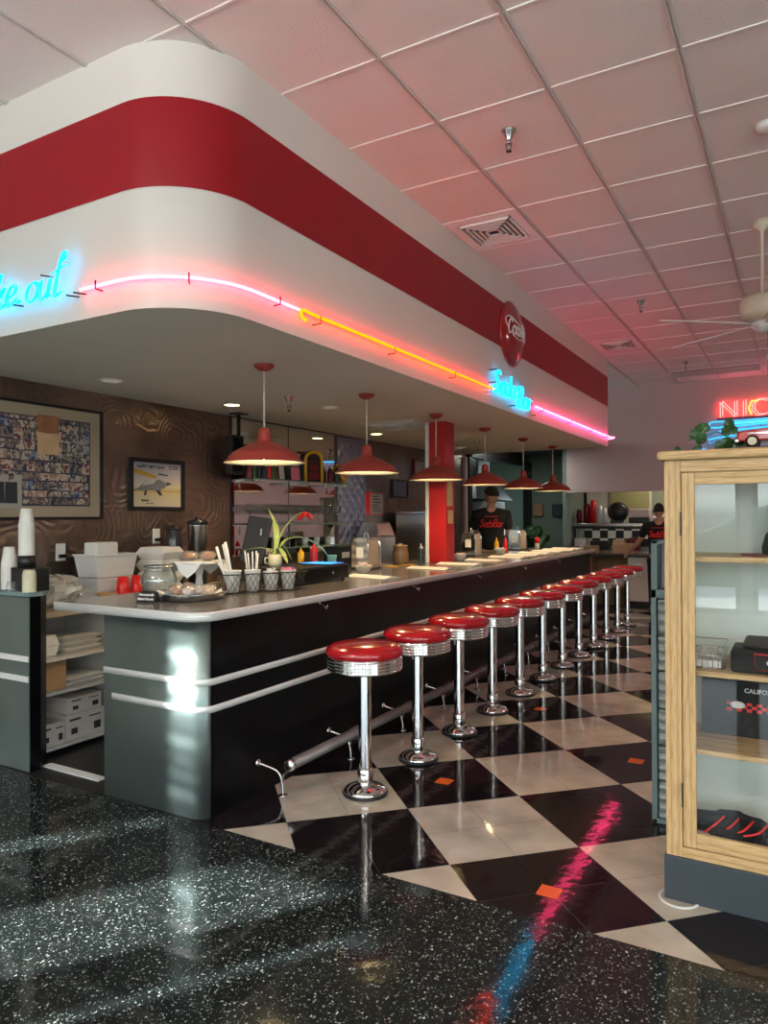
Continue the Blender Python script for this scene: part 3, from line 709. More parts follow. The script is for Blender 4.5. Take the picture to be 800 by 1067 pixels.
MB().at(**o_).tube(spline([(-2.188, 6.72, ZN), (-2.188, 8.2, ZN), (-2.188, 9.80, ZN), (-2.15, 9.93, ZN), (-2.20, 9.97, ZN - .01), (-2.30, 9.93, ZN - .015)], 4), .0075, 8).build('tube', NEON['rose'], nb)
for y in (6.9, 7.9, 8.8, 9.6): MB().at(**o_).tube([(-2.165, y, ZN), (-2.165, y, ZN - .025), (-2.222, y, ZN - .025)], .004, 6).build('standoff', 'black', nb)

def neon_word(mb, text, h, org, ud, off, slant=.2, sx=1., r=.006, dbl=.018):
    st, w = script(text, h, slant, sx)
    for s in st:
        for du in ((0, 0), (dbl, dbl * .25)):
            pts = [(org[0] + ud[0] * (u + du[0]), org[1] + ud[1] * (u + du[0]), org[2] + v + du[1]) for u, v in s]
            mb.tube(spline(pts, 4), r, 6)
    return w
t = thing('neon_sign', 'blue script neon reading Soda Bar on the soffit', 'neon sign', (-2.16, 6.1, 2.43))
b = MB().at(2.16, -6.1, -2.43)
neon_word(b, 'Soda', .105, (-2.18, 5.60, 2.485), (0, 1), 0, .15, 1.18, .0048, .024)
neon_word(b, 'Bar', .105, (-2.18, 6.17, 2.43), (0, 1), 0, .15, 1.18, .0048, .024); b.build('tube', NEON['blue'], t)
for y, z in ((5.6, 2.66), (5.58, 2.55), (6.05, 2.42), (6.6, 2.40)): MB().at(2.16, -6.1, -2.43).tube([(-2.15, y, z), (-2.222, y, z)], .005, 6).build('standoff', 'black', t)
t = thing('neon_sign', 'blue script neon reading Take out, its left half outside the frame', 'neon sign', (-3.3, 2.16, 2.48))
b = MB().at(3.3, -2.16, -2.48)
w = neon_word(b, 'Ta', .095, (-3.74, 2.155, 2.49), (1, 0), 0, .25, .95, .0036, .016)
w = neon_word(b, 'ke', .095, (-3.52, 2.155, 2.49), (1, 0), 0, .25, 1.15, .0036, .016)
b.tube([(-3.30, 2.155, 2.50), (-3.275, 2.155, 2.505)], .007, 6)
w = neon_word(b, 'out', .092, (-3.245, 2.155, 2.485), (1, 0), 0, .25, 1.05, .0036, .016); b.build('tube', NEON['blue'], t)
for x, z in ((-3.12, 2.605), (-2.93, 2.48), (-3.35, 2.5), (-2.88, 2.485)): MB().at(3.3, -2.16, -2.48).tube([(x, 2.155, z), (x + .03, 2.212, z)], .004, 6).build('standoff', 'black', t)

# NICK sign on the far wall
t = thing('neon_sign', 'red neon letters NICK over blue neon lines on the far wall', 'neon sign', (-.5, 12.2, 2.7))
def P(x, z): return (x, 12.2, z)
b = MB().at(.5, -12.2, -2.7)
LT = {'N': [[(0, 0), (0, 1), (1, 0), (1, 1)]], 'I': [[(.5, 0), (.5, 1)]], 'C': [[(1, .9), (.7, 1), (.3, 1), (0, .7), (0, .3), (.3, 0), (.7, 0), (1, .1)]], 'K': [[(0, 0), (0, 1)], [(1, 1), (0, .5), (1, 0)]]}
xx = -1.05
for ch, w in (('N', .2), ('I', .10), ('C', .2), ('K', .2)):
    for st in LT[ch]:
        for d_ in (0, .035):
            q_ = [P(xx + p_[0] * w + d_, 2.955 + p_[1] * .23 + d_ * .4) for p_ in st]
            for a_, b_ in zip(q_, q_[1:]): b.tube([a_, b_], .0065, 6)
    xx += w + .07
b.build('red_tube', NEON['redt'], t, label='red letter outlines')
b = MB().at(.5, -12.2, -2.7); b.tube([P(-.62, 2.97), P(-.66, 3.07), P(-.62, 3.17), P(-.52, 3.18)], .009, 6); b.tube([P(-.33, 3.0), P(-.33, 3.18)], .009, 6); b.build('amber_tube', NEON['orange'], t)
b = MB().at(.5, -12.2, -2.7)
b.tube(spline([P(-.2, 2.9), P(-.8, 2.88), P(-1.15, 2.89), P(-1.2, 2.84), P(-1.13, 2.80), P(-.6, 2.82), P(-.2, 2.84)], 5), .009, 6)
b.tube(spline([P(-.2, 2.78), P(-.8, 2.75), P(-1.15, 2.72), P(-1.28, 2.62), P(-1.35, 2.50), P(-1.25, 2.47)], 5), .009, 6)
b.tube(spline([P(-.2, 2.70), P(-.9, 2.66), P(-1.2, 2.62), P(-1.1, 2.56), P(-.5, 2.57), P(-.2, 2.58)], 5), .009, 6)
b.build('blue_tube', NEON['cyan'], t, label='blue lines like a car body')
b = MB().at(.5, -12.2, -2.7); b.tube(spline([P(-.2, 2.87), P(-.7, 2.85), P(-1.0, 2.86)], 5), .008, 6); b.build('violet_tube', NEON['sky'], t)
b = MB().at(.5, -12.2, -2.7); b.box(-1.1, 0, 12.215, 12.235, 2.92, 2.945)
for x in (-1.2, -.9, -.5): b.tube([(x, 12.2, 2.8), (x, 12.249, 2.8)], .008, 6)
b.build('mount', 'black', t)

# round drink sign
t = thing('button_sign', 'round domed red enamel sign with white drink script on the soffit stripe', 'sign', (-2.21, 6.12, 3.065))
pr = [(.001, .075), (.10, .070), (.18, .055), (.25, .032), (.285, .012), (.293, 0), (.285, -.006)]
MB().at(ry=PI / 2).lathe(pr, 56).build('disc', mat('red_enamel', (.33, .006, .012), .18, coat=.8, vary=.02), t)
b = MB().at(.0, 0, 0)
def onto(y, z):
    r_ = math.hypot(y, z)
    for (r0, h0), (r1, h1) in zip(pr, pr[1:]):
        if r_ <= r1: return h0 + (h1 - h0) * (r_ - r0) / (r1 - r0)
    return 0
for txt, oy_, oz_ in (('Coca-Cola', -.215, -.03),):
    st, w = script(txt, .075, .25, .78)
    for s in st:
        pts = [(0, oy_ + u, oz_ + v - u * .0) for u, v in s]; pts = spline(pts, 4)
        b.tube([(onto(p_[1], p_[2]) + .002, p_[1], p_[2]) for p_ in pts], .0075, 5)
sw = spline([(0, -.20, .0), (0, -.235, .08), (0, -.17, .12), (0, -.05, .08), (0, .05, .07)], 5)
b.tube([(onto(p_[1], p_[2]) + .002, p_[1], p_[2]) for p_ in sw], .005, 5)
sw = spline([(0, -.14, -.04), (0, -.02, -.06), (0, .10, -.045), (0, .2, -.06)], 5)
b.tube([(onto(p_[1], p_[2]) + .002, p_[1], p_[2]) for p_ in sw], .005, 5)
b.build('script', 'wtext', t)

# ------------------------------------------------------------------ column
t = thing('column', 'red square column rising from the bar to its ceiling, beside a white pipe', 'column', (-3.065, 6.46, 1.0))
MB().box(-.085, .095, -.10, .10, 0, ZB - 1.0).build('shaft', 'red_paint', t, bevel=.004)
MB().box(-.125, -.09, -.10, -.03, 0, ZB - 1.0).build('side_strip', 'wtext', t, label='cream strip down the left side')
t['group'] = 'bar column'
t = tag(MB().at(-2.968, 6.46, 0).box(0, .003, -.075, .045, 1.55, 1.80).build('notice', 'tan'), 'taller tan notice on the red column', 'notice')
t = tag(MB().at(-2.968, 6.46, 0).box(0, .003, -.055, .055, 1.38, 1.51).build('notice', 'tan'), 'smaller tan notice lower on the red column', 'notice')

# ------------------------------------------------------------------ pictures on the left wall
def picture(y0, y1, z0, z1, w, label, mat_='frame_black', d=.03):
    t = thing('picture_frame', label, 'picture', (X_WALL + .001, (y0 + y1) / 2, (z0 + z1) / 2))
    hy, hz = (y1 - y0) / 2, (z1 - z0) / 2
    b = MB(); b.box(0, d, -hy, -hy + w, -hz, hz); b.box(0, d, hy - w, hy, -hz, hz); b.box(0, d, -hy + w, hy - w, -hz, -hz + w); b.box(0, d, -hy + w, hy - w, hz - w, hz)
    b.build('frame', mat_, t, bevel=.002)
    return t, hy - w, hz - w
t, hy, hz = picture(1.75, 3.60, 1.44, 2.235, .018, 'large framed collage of old snapshots on the brown metal wall')
MB().box(.002, .010, -hy, hy, -hz, hz).build('mat_board', 'mat_board', t)
pc = [m_photo('snapshot_dark', [(.02, .03, .07), (.25, .18, .13), (.05, .05, .08), (.45, .38, .30)], 27., 1), m_photo('snapshot_cream', [(.42, .36, .28), (.10, .08, .08), (.50, .40, .33), (.22, .12, .09)], 24., 3),
      m_photo('snapshot_blue', [(.03, .05, .12), (.16, .2, .3), (.40, .36, .32), (.02, .03, .06)], 30., 5), m_photo('snapshot_warm', [(.35, .2, .14), (.5, .4, .32), (.12, .03, .03), (.45, .35, .28)], 26., 7),
      m_photo('snapshot_grey', [(.34, .31, .28), (.04, .04, .05), (.48, .44, .38), (.12, .11, .11)], 32., 9), M['tan'], M['ink'], mat('navy_board', (.015, .025, .06), .5), mat('rust_sheet', (.30, .12, .05), .6, vary=.3), mat('grey_snapshot', (.38, .35, .31), .5)]
iy, iz = hy - .085, hz - .075
b = MB(); b.cur = 7; b.box(.0105, .012, -iy, iy, -iz, iz)
rnd = random.Random(3); x0 = .0121
z = -iz + .006
while z < iz - .03:
    hrow = rnd.uniform(.045, .08); hrow = min(hrow, iz - z - .004); y = -iy + .006
    while y < iy - .03:
        wc = rnd.uniform(.045, .10); wc = min(wc, iy - y - .005)
        b.cur = rnd.choice([0, 0, 1, 1, 2, 3, 3, 4])
        b.box(x0, x0 + .001 + rnd.random() * .0015, y, y + wc - .004, z + rnd.uniform(0, .008), z + hrow - .004)
        y += wc
    z += hrow
b.cur = 5; b.box(.014, .017, .40, .565, .05, .195); b.cur = 8; b.box(.014, .0165, .40, .565, .20, .32)
b.cur = 1; b.box(.014, .018, .63, .755, .05, .235); b.cur = 4; b.box(.018, .0185, .65, .735, .08, .215)
b.cur = 9; b.box(.014, .0175, .04, .285, -.325, -.10)
for yy in (.12, .21):
    b.cur = 6; b._a([(.018, yy - .045, -.29), (.018, yy + .045, -.29), (.018, yy + .042, -.15), (.018, yy - .042, -.15)], [(0, 1, 2, 3)], False)
    b.cur = 1; b.box(.018, .0184, yy - .017, yy + .017, -.145, -.10); b.cur = 6; b.box(.0182, .0187, yy - .018, yy + .018, -.11, -.095)
b.build('collage', pc, t)
MB().box(.022, .0235, -hy, hy, -hz, hz).build('glazing', thin('picture_glass', (1, 1, 1), .25, .22), t)

t, hy, hz = picture(3.85, 4.42, 1.505, 1.92, .032, 'framed poster of a small high-wing aeroplane reading HAPPY BIRTHDAY C-172')
b = MB(); b.box(.002, .012, -hy, hy, -hz, hz)
mp_ = mat('poster_sky', (.5, .45, .4), .4, vary=0); nt = mp_.node_tree
tc = _n(nt, 'ShaderNodeTexCoord'); sp = _n(nt, 'ShaderNodeSeparateXYZ'); nt.links.new(tc.outputs['Object'], sp.inputs[0])
mr = _n(nt, 'ShaderNodeMapRange'); mr.inputs[1].default_value = -.18; mr.inputs[2].default_value = .18; nt.links.new(sp.outputs[2], mr.inputs[0])
r_ = ramp(nt, [(0, (.55, .50, .38)), (.32, (.56, .46, .26)), (.36, (.50, .34, .10)), (.45, (.60, .52, .36)), (.7, (.42, .38, .42)), (1, (.36, .33, .40))]); nt.links.new(mr.outputs[0], r_.inputs[0]); nt.links.new(r_.outputs[0], nt.nodes['Principled BSDF'].inputs['Base Color'])
b.build('poster', mp_, t)
b = MB(); e = .0125
def pf(pts, m_): b.cur = m_; b._a([(e + m_ * .0003, p_[0], p_[1]) for p_ in pts], [tuple(range(len(pts)))], False)
pf([(-hy, .135), (-.0, .07), (-.02, .045), (-hy, .09)], 0)
pf([(-hy, -.045), (-.20, -.03), (-.1, .045), (.02, .045), (.09, .02), (.12, .035), (.09, -.015), (.02, -.045), (-.12, -.045), (-hy, -.05)], 1)
pf([(-.16, -.01), (-.09, .05), (-.0, .05), (-.04, .01)], 3)
pf([(.10, -.005), (.15, .012), (.145, .02), (.10, .02)], 2)
pf([(-.02, -.045), (.02, -.085), (.05, -.085), (.03, -.045)], 2); pf([(-.13, -.045), (-.14, -.085), (-.115, -.085), (-.11, -.045)], 2)
pf([(.01, .095), (.11, .085), (.11, .075), (.01, .082)], 2)
pf([(-hy + .015, hz - .052), (hy - .015, hz - .052), (hy - .015, hz - .018), (-hy + .015, hz - .018)], 3)
b.build('aeroplane', [mat('ochre_wing', (.48, .28, .04), .5), mat('grey_fuselage', (.18, .18, .2), .5), M['ink'], mat('lavender_grey', (.45, .42, .44), .5)], t)
ROTX = (PI / 2, 0, PI / 2)
text_mesh('HAPPY BIRTHDAY', .036, 'lettering', 'ink', t, (.0150, -.065, hz - .035), ROTX, bold=.0006)
text_mesh('C-172', .040, 'lettering', 'ink', t, (.0150, .17, hz - .035), ROTX, bold=.0012)
text_mesh('Skyhawk', .022, 'lettering', 'ink', t, (.0150, -.13, -.125), ROTX, bold=.0008)
text_mesh('FIRST FLIGHT', .013, 'lettering', 'ink', t, (.0150, -.08, -.150), ROTX)

t, hy, hz = picture(8.0, 8.42, 1.69, 1.925, .02, 'small dark framed picture between the quilted panel and the red column')
MB().box(.002, .012, -hy, hy, -hz, hz).build('print', m_photo('dim_print', [(.08, .08, .13), (.14, .13, .2), (.06, .06, .09)], 6., 4), t)
t, hy, hz = picture(8.6, 9.15, 1.93, 2.22, .02, 'red framed picture high on the wall, left of the red column', 'dark_red')
MB().box(.002, .012, -hy, hy, -hz, hz).build('print', m_photo('red_print', [(.14, .05, .06), (.2, .16, .15), (.1, .06, .09)], 5., 6), t)
t = thing('notice_board', 'red edged notice sheet on the wall beside the quilted steel panel', 'notice', (X_WALL, 7.57, 1.605))
MB().box(0, .012, -.21, .21, -.135, .135).build('backing', 'red', t)
MB().box(.012, .014, -.10, .20, -.125, .125).build('sheet', mat('grey_sheet', (.34, .33, .36), .6), t)
b = MB()
for k in range(6): b.box(.0141, .0148, -.07, .07 + .08 * ((k * 7) % 3) / 2, .085 - k * .034, .095 - k * .034)
b.build('print', 'ink', t)
t = tag(MB().box(X_WALL + .001, X_WALL + .012, 6.76, 7.36, 1.15, 2.35).build('quilted_panel', 'quilt'), 'quilted stainless panel with blue light painted in, beside the mirror', 'wall panel')

# mirror and glass shelves
mi = thing('mirror', 'wide wall mirror behind the glass shelves of the bar', 'mirror', (X_WALL, 5.86, 1.7))
MB().box(.002, .010, -.84, .84, -.62, .672).build('mirror_glass', 'mirror', mi)
b = MB()
for y in (-.845, .0, .84):
    b.box(.002, .013, y - .003, y + .003, -.62, .672)
b.box(.002, .014, -.845, .845, .664, .674); b.build('mirror_frame', 'frame_black', mi)
mglass = thin('green_shelf_glass', (1, 1, 1), .03, 1.5, tint=(.75, .9, .82))
def gshelf(z, label):
    t = thing('glass_shelf', label, 'shelf', (-4.34, 5.82, z), group='glass shelves on the mirror')
    MB().box(-.13, .13, -.83, .83, -.006, .004).build('pane', mglass, t)
    MB().box(.13, .134, -.83, .83, -.007, .005).build('front_edge', mat('green_glass_edge', (.20, .30, .24), .2), t)
    for y in (-.7, .05, .72):
        b = MB(); b.tube([(-.145, y, -.10), (-.145, y, -.01), (.10, y, -.011)], .006, 6); b.build('bracket', 'chrome_dull', t)
gshelf(1.795, 'upper glass shelf holding the toy jukebox'); gshelf(1.385, 'middle glass shelf lined with stemmed glasses'); gshelf(1.16, 'lower glass shelf above the back counter')

# ------------------------------------------------------------------ back counter with open shelves
bc = thing('back_counter', 'back counter along the wall with open white shelves at its near end', 'counter', (-4.2, 5.9, 0))
bx, by = 4.2, -5.9
MB().at(bx, by).box(-4.49, -3.93, 2.72, 9.0, .845, .88).build('worktop', mat('tan_worktop', (.42, .34, .24), .35), bc, bevel=.003)
b = MB().at(bx, by); b.box(-4.49, -3.95, 2.72, 2.74, .04, .845); b.box(-4.49, -3.95, 3.27, 3.30, .04, .845); b.box(-4.49, -4.47, 2.74, 3.27, .04, .845); b.build('carcass', 'shelf_white', bc)
for z in (.05, .385, .59): MB().at(bx, by).box(-4.47, -3.95, 2.74, 3.27, z - .018, z).build('shelf', 'shelf_white', bc, bevel=.002)
MB().at(bx, by).box(-4.49, -3.96, 3.3, 9.0, .08, .845).build('lower_unit', 'stainless', bc)
MB().at(bx, by).box(-4.47, -4.02, 2.74, 9.0, 0, .04).build('toe_kick', 'black_matte', bc)

# things on the open shelves
def carton(label, x, y, z, w, d, h, rz=0, m_='carton', prt=True, group=None):
    t = thing('carton', label, 'box', (x, y, z), rz, group)
    MB().box(-w / 2, w / 2, -d / 2, d / 2, 0, h).build('box_body', m_, t, bevel=.002)
    b = MB(); b.box(-w / 2 - .001, w / 2 + .001, -.012, .012, h * .999, h + .001); b.build('flap_seam', 'tan', t)
    if prt:
        b = MB(); b.box(w / 2, w / 2 + .0008, -d * .40, -d * .12, h * .74, h * .82); b.box(w / 2, w / 2 + .0008, -d * .36, -d * .2, h * .22, h * .45); b.box(w / 2, w / 2 + .0008, d * .1, d * .4, h * .74, h * .79)
        b.box(w / 2, w / 2 + .0008, d * .22, d * .40, h * .2, h * .5); b.build('print', 'ink', t)
carton('white printed carton at the left of the bottom shelf', -4.10, 2.83, .051, .26, .155, .14)
carton('long white printed carton on the bottom shelf', -4.12, 3.065, .051, .28, .29, .16)
carton('open topped white carton resting on the long printed one', -4.12, 3.07, .2125, .26, .25, .10)
carton('brown cardboard carton on the middle shelf', -4.12, 2.85, .386, .25, .17, .175, m_='brown', prt=False)
def foam_box(label, x, y, z, w=.23, h=.075, rz=0, group=None):
    t = thing('foam_box', label, 'takeout box', (x, y, z), rz, group)
    a = w / 2
    MB().frustum((a * .82, a * .82), (a, a), 0, h * .48).build('tray', 'foam', t, bevel=.006)
    MB().frustum((a * 1.02, a * 1.02), (a * .8, a * .8), h * .49, h).build('lid', 'foam', t, bevel=.006)
    return t
foam_box('foam takeout box at the left of the top open shelf', -4.10, 2.83, .591, .16, .13)
for k in range(3):
    t = thing('foam_tray', 'white foam tray, %s of the stack on the top open shelf' % ['bottom', 'middle', 'top'][k], 'tray', (-4.12, 3.07, .5915 + k * .034), 0, 'stacked foam trays')
    MB().frustum((.09, .10), (.13, .14), 0, .032).build('tray', 'foam', t, bevel=.005)
for k in range(2):
    t = thing('foam_tray', 'flat white foam tray, %s of two on the middle shelf' % ['lower', 'upper'][k], 'tray', (-4.12, 3.08 + .01 * k, .3865 + k * .022), .1 * k, 'flat trays on the middle shelf')
    MB().frustum((.10, .12), (.125, .15), 0, .021).build('tray', 'paper', t, bevel=.004)

# left service counter
lc = thing('service_counter', 'steel fronted service counter with black side, left of the bar opening', 'counter', (-4.3, 2.66, 0))
MB().prism([(-.19, -.10), (.495, -.10), (.495, -.03), (.43, .05), (-.19, .05)], 0, 1.0).build('body', 'black_panel', lc)
MB().box(-.19, .497, -.106, -.10, 0.005, .995).build('front_panel', 'brushed', lc)
MB().box(-.19, .497, -.112, -.106, .63, .662).build('stripe', 'brushed_trim', lc)
MB().box(-.19, .497, -.112, -.106, .515, .547).build('stripe', 'brushed_trim', lc)
MB().prism([(-.19, -.115), (.50, -.115), (.50, -.02), (.44, .055), (-.19, .055)], 1.0, 1.025).build('countertop', 'teal_frame', lc, bevel=.003)
def cup_stack(n, r0, r1, h, pitch, m_, label, loc, inv=True, cat='cups', rim=.002):
    pr = []
    for k in range(n):
        z = k * pitch
        ra = r0 + (r1 - r0) * k / max(n - 1, 1) * 0
        pr += [(r0 + rim, z), (r0 + rim, z + pitch * .35), (r0 - .0008, z + pitch * .45)] if inv else [(r0, z)]
    pr += [(r0, n * pitch), (r1, n * pitch + h), (.001, n * pitch + h)]
    t = tag(MB().lathe([(.001, 0)] + pr, 24).build('cup_stack', m_, loc=loc), label, cat)
    return t
ds = thing('cup_dispenser', 'black countertop cup dispenser on the service counter', 'dispenser', (-3.93, 2.645, 1.025))
MB().box(-.10, .10, -.055, .06, 0, .135).build('housing', 'black', ds, bevel=.004); MB().at(-.03, 0, .135).cyl(.05, 0, .07, 20).build('collar', 'black', ds)
cup_stack(22, .043, .03, .09, .0085, 'foam', 'tall stack of upturned white foam cups on the black dispenser', (-3.96, 2.645, 1.2305))
cup_stack(18, .044, .03, .09, .009, 'foam', 'stack of white foam cups cut by the left edge', (-4.12, 2.64, 1.026))
cup_stack(9, .036, .03, .02, .012, 'cream' if 'cream' in M else 'mug', 'short stack of cream cups in front of the dispenser', (-3.845, 2.585, 1.0255))
t = cup_stack(1, .035, .028, .05, .004, 'wrap', 'clear plastic cup upturned on the service counter', (-4.00, 2.58, 1.0255))

# ------------------------------------------------------------------ things on the back counter
ZK = .8805
def bin_(label, x, y, z):
    t = thing('bus_bin', label, 'bin', (x, y, z), 0, 'stacked bins on the back counter')
    n = MB(); n.frustum((.10, .145), (.12, .168), 0, .15); n.f.pop(1); n.mi.pop(); n.sm.pop(); n.build('tub', 'white', t, thick=.005)
    b = MB(); b.box(-.13, .13, -.178, -.163, .145, .157); b.box(-.13, .13, .163, .178, .145, .157); b.box(-.13, -.115, -.163, .163, .145, .157); b.box(.115, .13, -.163, .163, .145, .157); b.build('rim', 'white', t, bevel=.002)
bin_('lower of two stacked pale grey bins on the back counter', -4.22, 3.42, ZK)
bin_('upper of two stacked pale grey bins on the back counter', -4.22, 3.42, ZK + .162)
t = thing('napkin_pack', 'tall white block of wrapped napkins standing in the upper bin', 'napkins', (-4.22, 3.38, ZK + .17), .1)
MB().box(-.06, .06, -.10, .10, 0, .23).build('pack', 'foam', t, bevel=.012)
cup_stack(5, .04, .03, .06, .01, 'foam', 'short white cup stack in the upper bin', (-4.22, 3.535, ZK + .17))
def crumple(mb, r, seed, n=16, m=10, sq=(1, 1, .8), amp=.25):
    rd = random.Random(seed); ph = [rd.random() * 6 for _ in range(6)]
    def f(u, v):
        a = u * 2 * PI; b_ = v * PI
        k = 1 + amp * (math.sin(a * 3 + ph[0]) * math.sin(b_ * 4 + ph[1]) + .6 * math.sin(a * 7 + ph[2]) * math.sin(b_ * 5 + ph[3])) * math.sin(b_)
        return (r * k * math.cos(a) * math.sin(b_) * sq[0], r * k * math.sin(a) * math.sin(b_) * sq[1], -r * k * math.cos(b_) * sq[2])
    mb.grid(f, n, m, smooth=False); return mb
b = MB().at(0, 0, .10); crumple(b, .12, 5, 26, 16, (1.0, 1.35, .85), .3)
o = b.build('plastic_bag', 'bag', loc=(-4.2, 3.0, ZK)); tag(o, 'crumpled clear plastic bag of rolls at the near end of the back counter', 'bag')
b = MB().at(0, 0, .055); crumple(b, .06, 9, 18, 12, (1, 1.2, .9), .3)
o = b.build('plastic_bag', 'wrap', loc=(-4.03, 3.10, ZK)); tag(o, 'small white crumpled bag beside the red cups', 'bag')
for k, y in enumerate((3.37, 3.49)):
    cup_stack(7, .047, .034, .10, .010, 'red', '%s stack of upturned red plastic cups before the pale bins' % ['left', 'right'][k], (-3.99, y, ZK))
bk = thing('wire_basket', 'round brown basket between the bags and the red cups', 'basket', (-4.02, 3.265, ZK))
MB().lathe([(.05, 0), (.062, .05), (.066, .07)], 20, cap=False).build('bowl', 'brown', bk, thick=.004)
for k in range(4): foam_box('white foam takeout box, %s of the tall stack on the back counter' % ['bottom', 'second', 'third', 'top'][k], -4.15, 3.85, ZK + k * .088, .25, .087, .05 * k, 'stack of foam boxes')
def pitcher(label, x, y, z, s=1., m_='chrome_dull', lid='black'):
    t = thing('pitcher', label, 'pitcher', (x, y, z), 2.0)
    MB().lathe([(.055 * s, 0), (.06 * s, .02 * s), (.062 * s, .12 * s), (.05 * s, .19 * s), (.054 * s, .2 * s)], 22).build('jug', m_, t)
    MB().lathe([(.055 * s, .2 * s), (.056 * s, .215 * s), (.02 * s, .225 * s), (.015 * s, .24 * s)], 18).build('lid', lid, t)
    MB().tube(spline([(.05 * s, 0, .18 * s), (.11 * s, 0, .17 * s), (.11 * s, 0, .07 * s), (.06 * s, 0, .04 * s)], 5), .008 * s, 7).build('handle', 'black', t)
    return t
dk = mat('smoked_glass', (.03, .025, .03), .08, vary=0)
pitcher('dark coffee carafe with black handle right of the foam boxes', -4.25, 4.08, 1.12, 1.15, dk)
MB().lathe([(.08, 0), (.08, .235), (.07, .2395)], 20).build('warmer_body', 'black', tw := thing('coffee_warmer', 'black coffee warmer under the dark carafe', 'coffee machine', (-4.25, 4.08, ZK)))
bl = thing('blender', 'steel milkshake blender with dark lid beside the carafe', 'blender', (-4.27, 4.36, ZK))
MB().lathe([(.08, 0), (.078, .12), (.06, .17)], 20).build('motor_base', 'black', bl)
MB().lathe([(.05, .17), (.075, .22), (.082, .50), (.085, .51)], 22).build('jar', 'stainless', bl); MB().lathe([(.086, .51), (.08, .54), (.03, .55), (.025, .57)], 20).build('lid', 'black', bl)
for (y, z, lab) in ((3.26, 1.21, 'white wall outlet with a black plug behind the bags'), (4.13, 1.30, 'white wall outlet above the foam box stack')):
    t = thing('wall_outlet', lab, 'outlet', (X_WALL, y, z)); MB().box(0, .008, -.037, .037, -.06, .06).build('cover_plate', 'white', t, bevel=.002)
    MB().box(.008, .03, -.02, .03, -.04, -.015).build('plug', 'black', t, bevel=.002)
# machines further along
t = thing('ice_machine', 'squat steel machine on the back counter below the red notice', 'appliance', (-4.3, 7.28, ZK))
MB().box(-.15, .15, -.2, .2, 0, .34).build('housing', 'stainless', t, bevel=.01)
MB().at(0, 0, .34).frustum((.15, .2), (.10, .15), 0, .16).build('hood', 'stainless', t, bevel=.01)
t = thing('drinks_fridge', 'tall steel cabinet on the back counter left of the red column', 'appliance', (-4.18, 8.3, ZK))
MB().box(-.22, .22, -.36, .36, 0, .60).build('housing', 'stainless', t, bevel=.008)
MB().box(.22, .235, -.34, .34, .03, .56).build('door', 'stainless', t, bevel=.004); MB().box(-.23, .25, -.37, .37, .60, .635).build('top_panel', 'chrome_dull', t, bevel=.004)
pb = pitcher('brown water pitcher behind the first napkin dispenser', -3.40, 6.1, .999, .85, mat('amber_glass', (.20, .12, .07), .15, vary=0), mat('amber_lid', (.3, .2, .12), .3)); pb.scale = (1.5, 1.5, .95); pb.location.x = -3.33

# ------------------------------------------------------------------ bar-top things (z = 1.0)
ZT = 1.0
sg = thing('table_sign', 'small black tent sign with white lettering at the bar corner', 'sign', (-3.02, 2.72, ZT), R(12))
MB()._a([(-.058, -.026, 0), (.058, -.026, 0), (.058, .0, .058), (-.058, .0, .058), (-.058, .026, 0), (.058, .026, 0)], [(0, 1, 2, 3), (4, 3, 2, 5), (0, 3, 4), (1, 5, 2), (0, 4, 5, 1)], False).build('card', 'black', sg)
text_mesh('Homemade', .020, 'lettering', 'wtext', sg, (0, -.0185, .040), (R(66), 0, 0), bold=.0006)
text_mesh('Baked Goods', .018, 'lettering', 'wtext', sg, (0, -.0265, .018), (R(66), 0, 0), bold=.0006)
tr = thing('serving_tray', 'round silver tray of wrapped pastries at the bar corner', 'tray', (-2.93, 2.95, ZT))
MB().lathe([(.001, .003), (.150, .003), (.165, .010), (.172, .034), (.178, .036), (.176, .031), (.169, .006), (.152, 0), (.001, 0)], 44).build('dish', 'chrome_dull', tr)
def liner(u, v):
    a = u * 2 * PI; r_ = v * .185; k = 1 + .12 * math.sin(a * 5) * v
    return (r_ * k * math.cos(a), r_ * k * math.sin(a), .006 + .032 * v ** 3 + .012 * v * math.sin(a * 7))
MB().grid(liner, 40, 6, False).build('paper_liner', 'paper', tr)
rd = random.Random(11)
for k, (dx, dy, m_, lab, r_) in enumerate(((-.085, -.03, 'pastry', 'brown wrapped muffin at the left of the silver tray', .052), (-.05, .07, 'pastry', 'brown cookie pack at the back left of the silver tray', .05), (-.005, -.055, 'icing', 'pink and white iced roll at the front of the silver tray', .045),
        (.045, .0, 'icing', 'pale iced roll in the middle of the silver tray', .046), (.09, -.02, 'pastry_l', 'yellow wrapped bun at the right of the silver tray', .045), (.07, .075, 'pastry_l', 'wrapped bun at the back of the silver tray', .045))):
    a = R(27)
    x = -2.93 + dx * math.cos(a) - dy * math.sin(a); y = 2.95 + dx * math.sin(a) + dy * math.cos(a)
    t = thing('pastry', lab, 'pastry', (x, y, ZT + .014), rd.random() * 6, 'pastries on the silver tray')
    b = MB().at(0, 0, r_ * .6); crumple(b, r_ * .85, k, 14, 9, (1, .85, .66), .10); b.build('cake', m_, t)
    b = MB().at(0, 0, r_ * .7); crumple(b, r_ * .98, k + 30, 14, 10, (1.04, .9, .68), .16); b.build('plastic_film', 'wrap', t)
jr = thing('glass_jar', 'round clear glass fishbowl jar behind the pastry tray', 'jar', (-3.27, 3.02, ZT))
MB().lathe([(.06, 0), (.085, .02), (.104, .07), (.098, .11), (.078, .142), (.074, .155), (.082, .165)], 32, cap=False).build('bowl', thin('thin_glass', (1, 1, 1), .03, 2.2, tint=(.9, .93, .92)), jr, thick=.003)
MB().lathe([(.078, .158), (.084, .162), (.084, .170), (.078, .168)], 32, cap=False).build('rim', 'chrome_dull', jr)
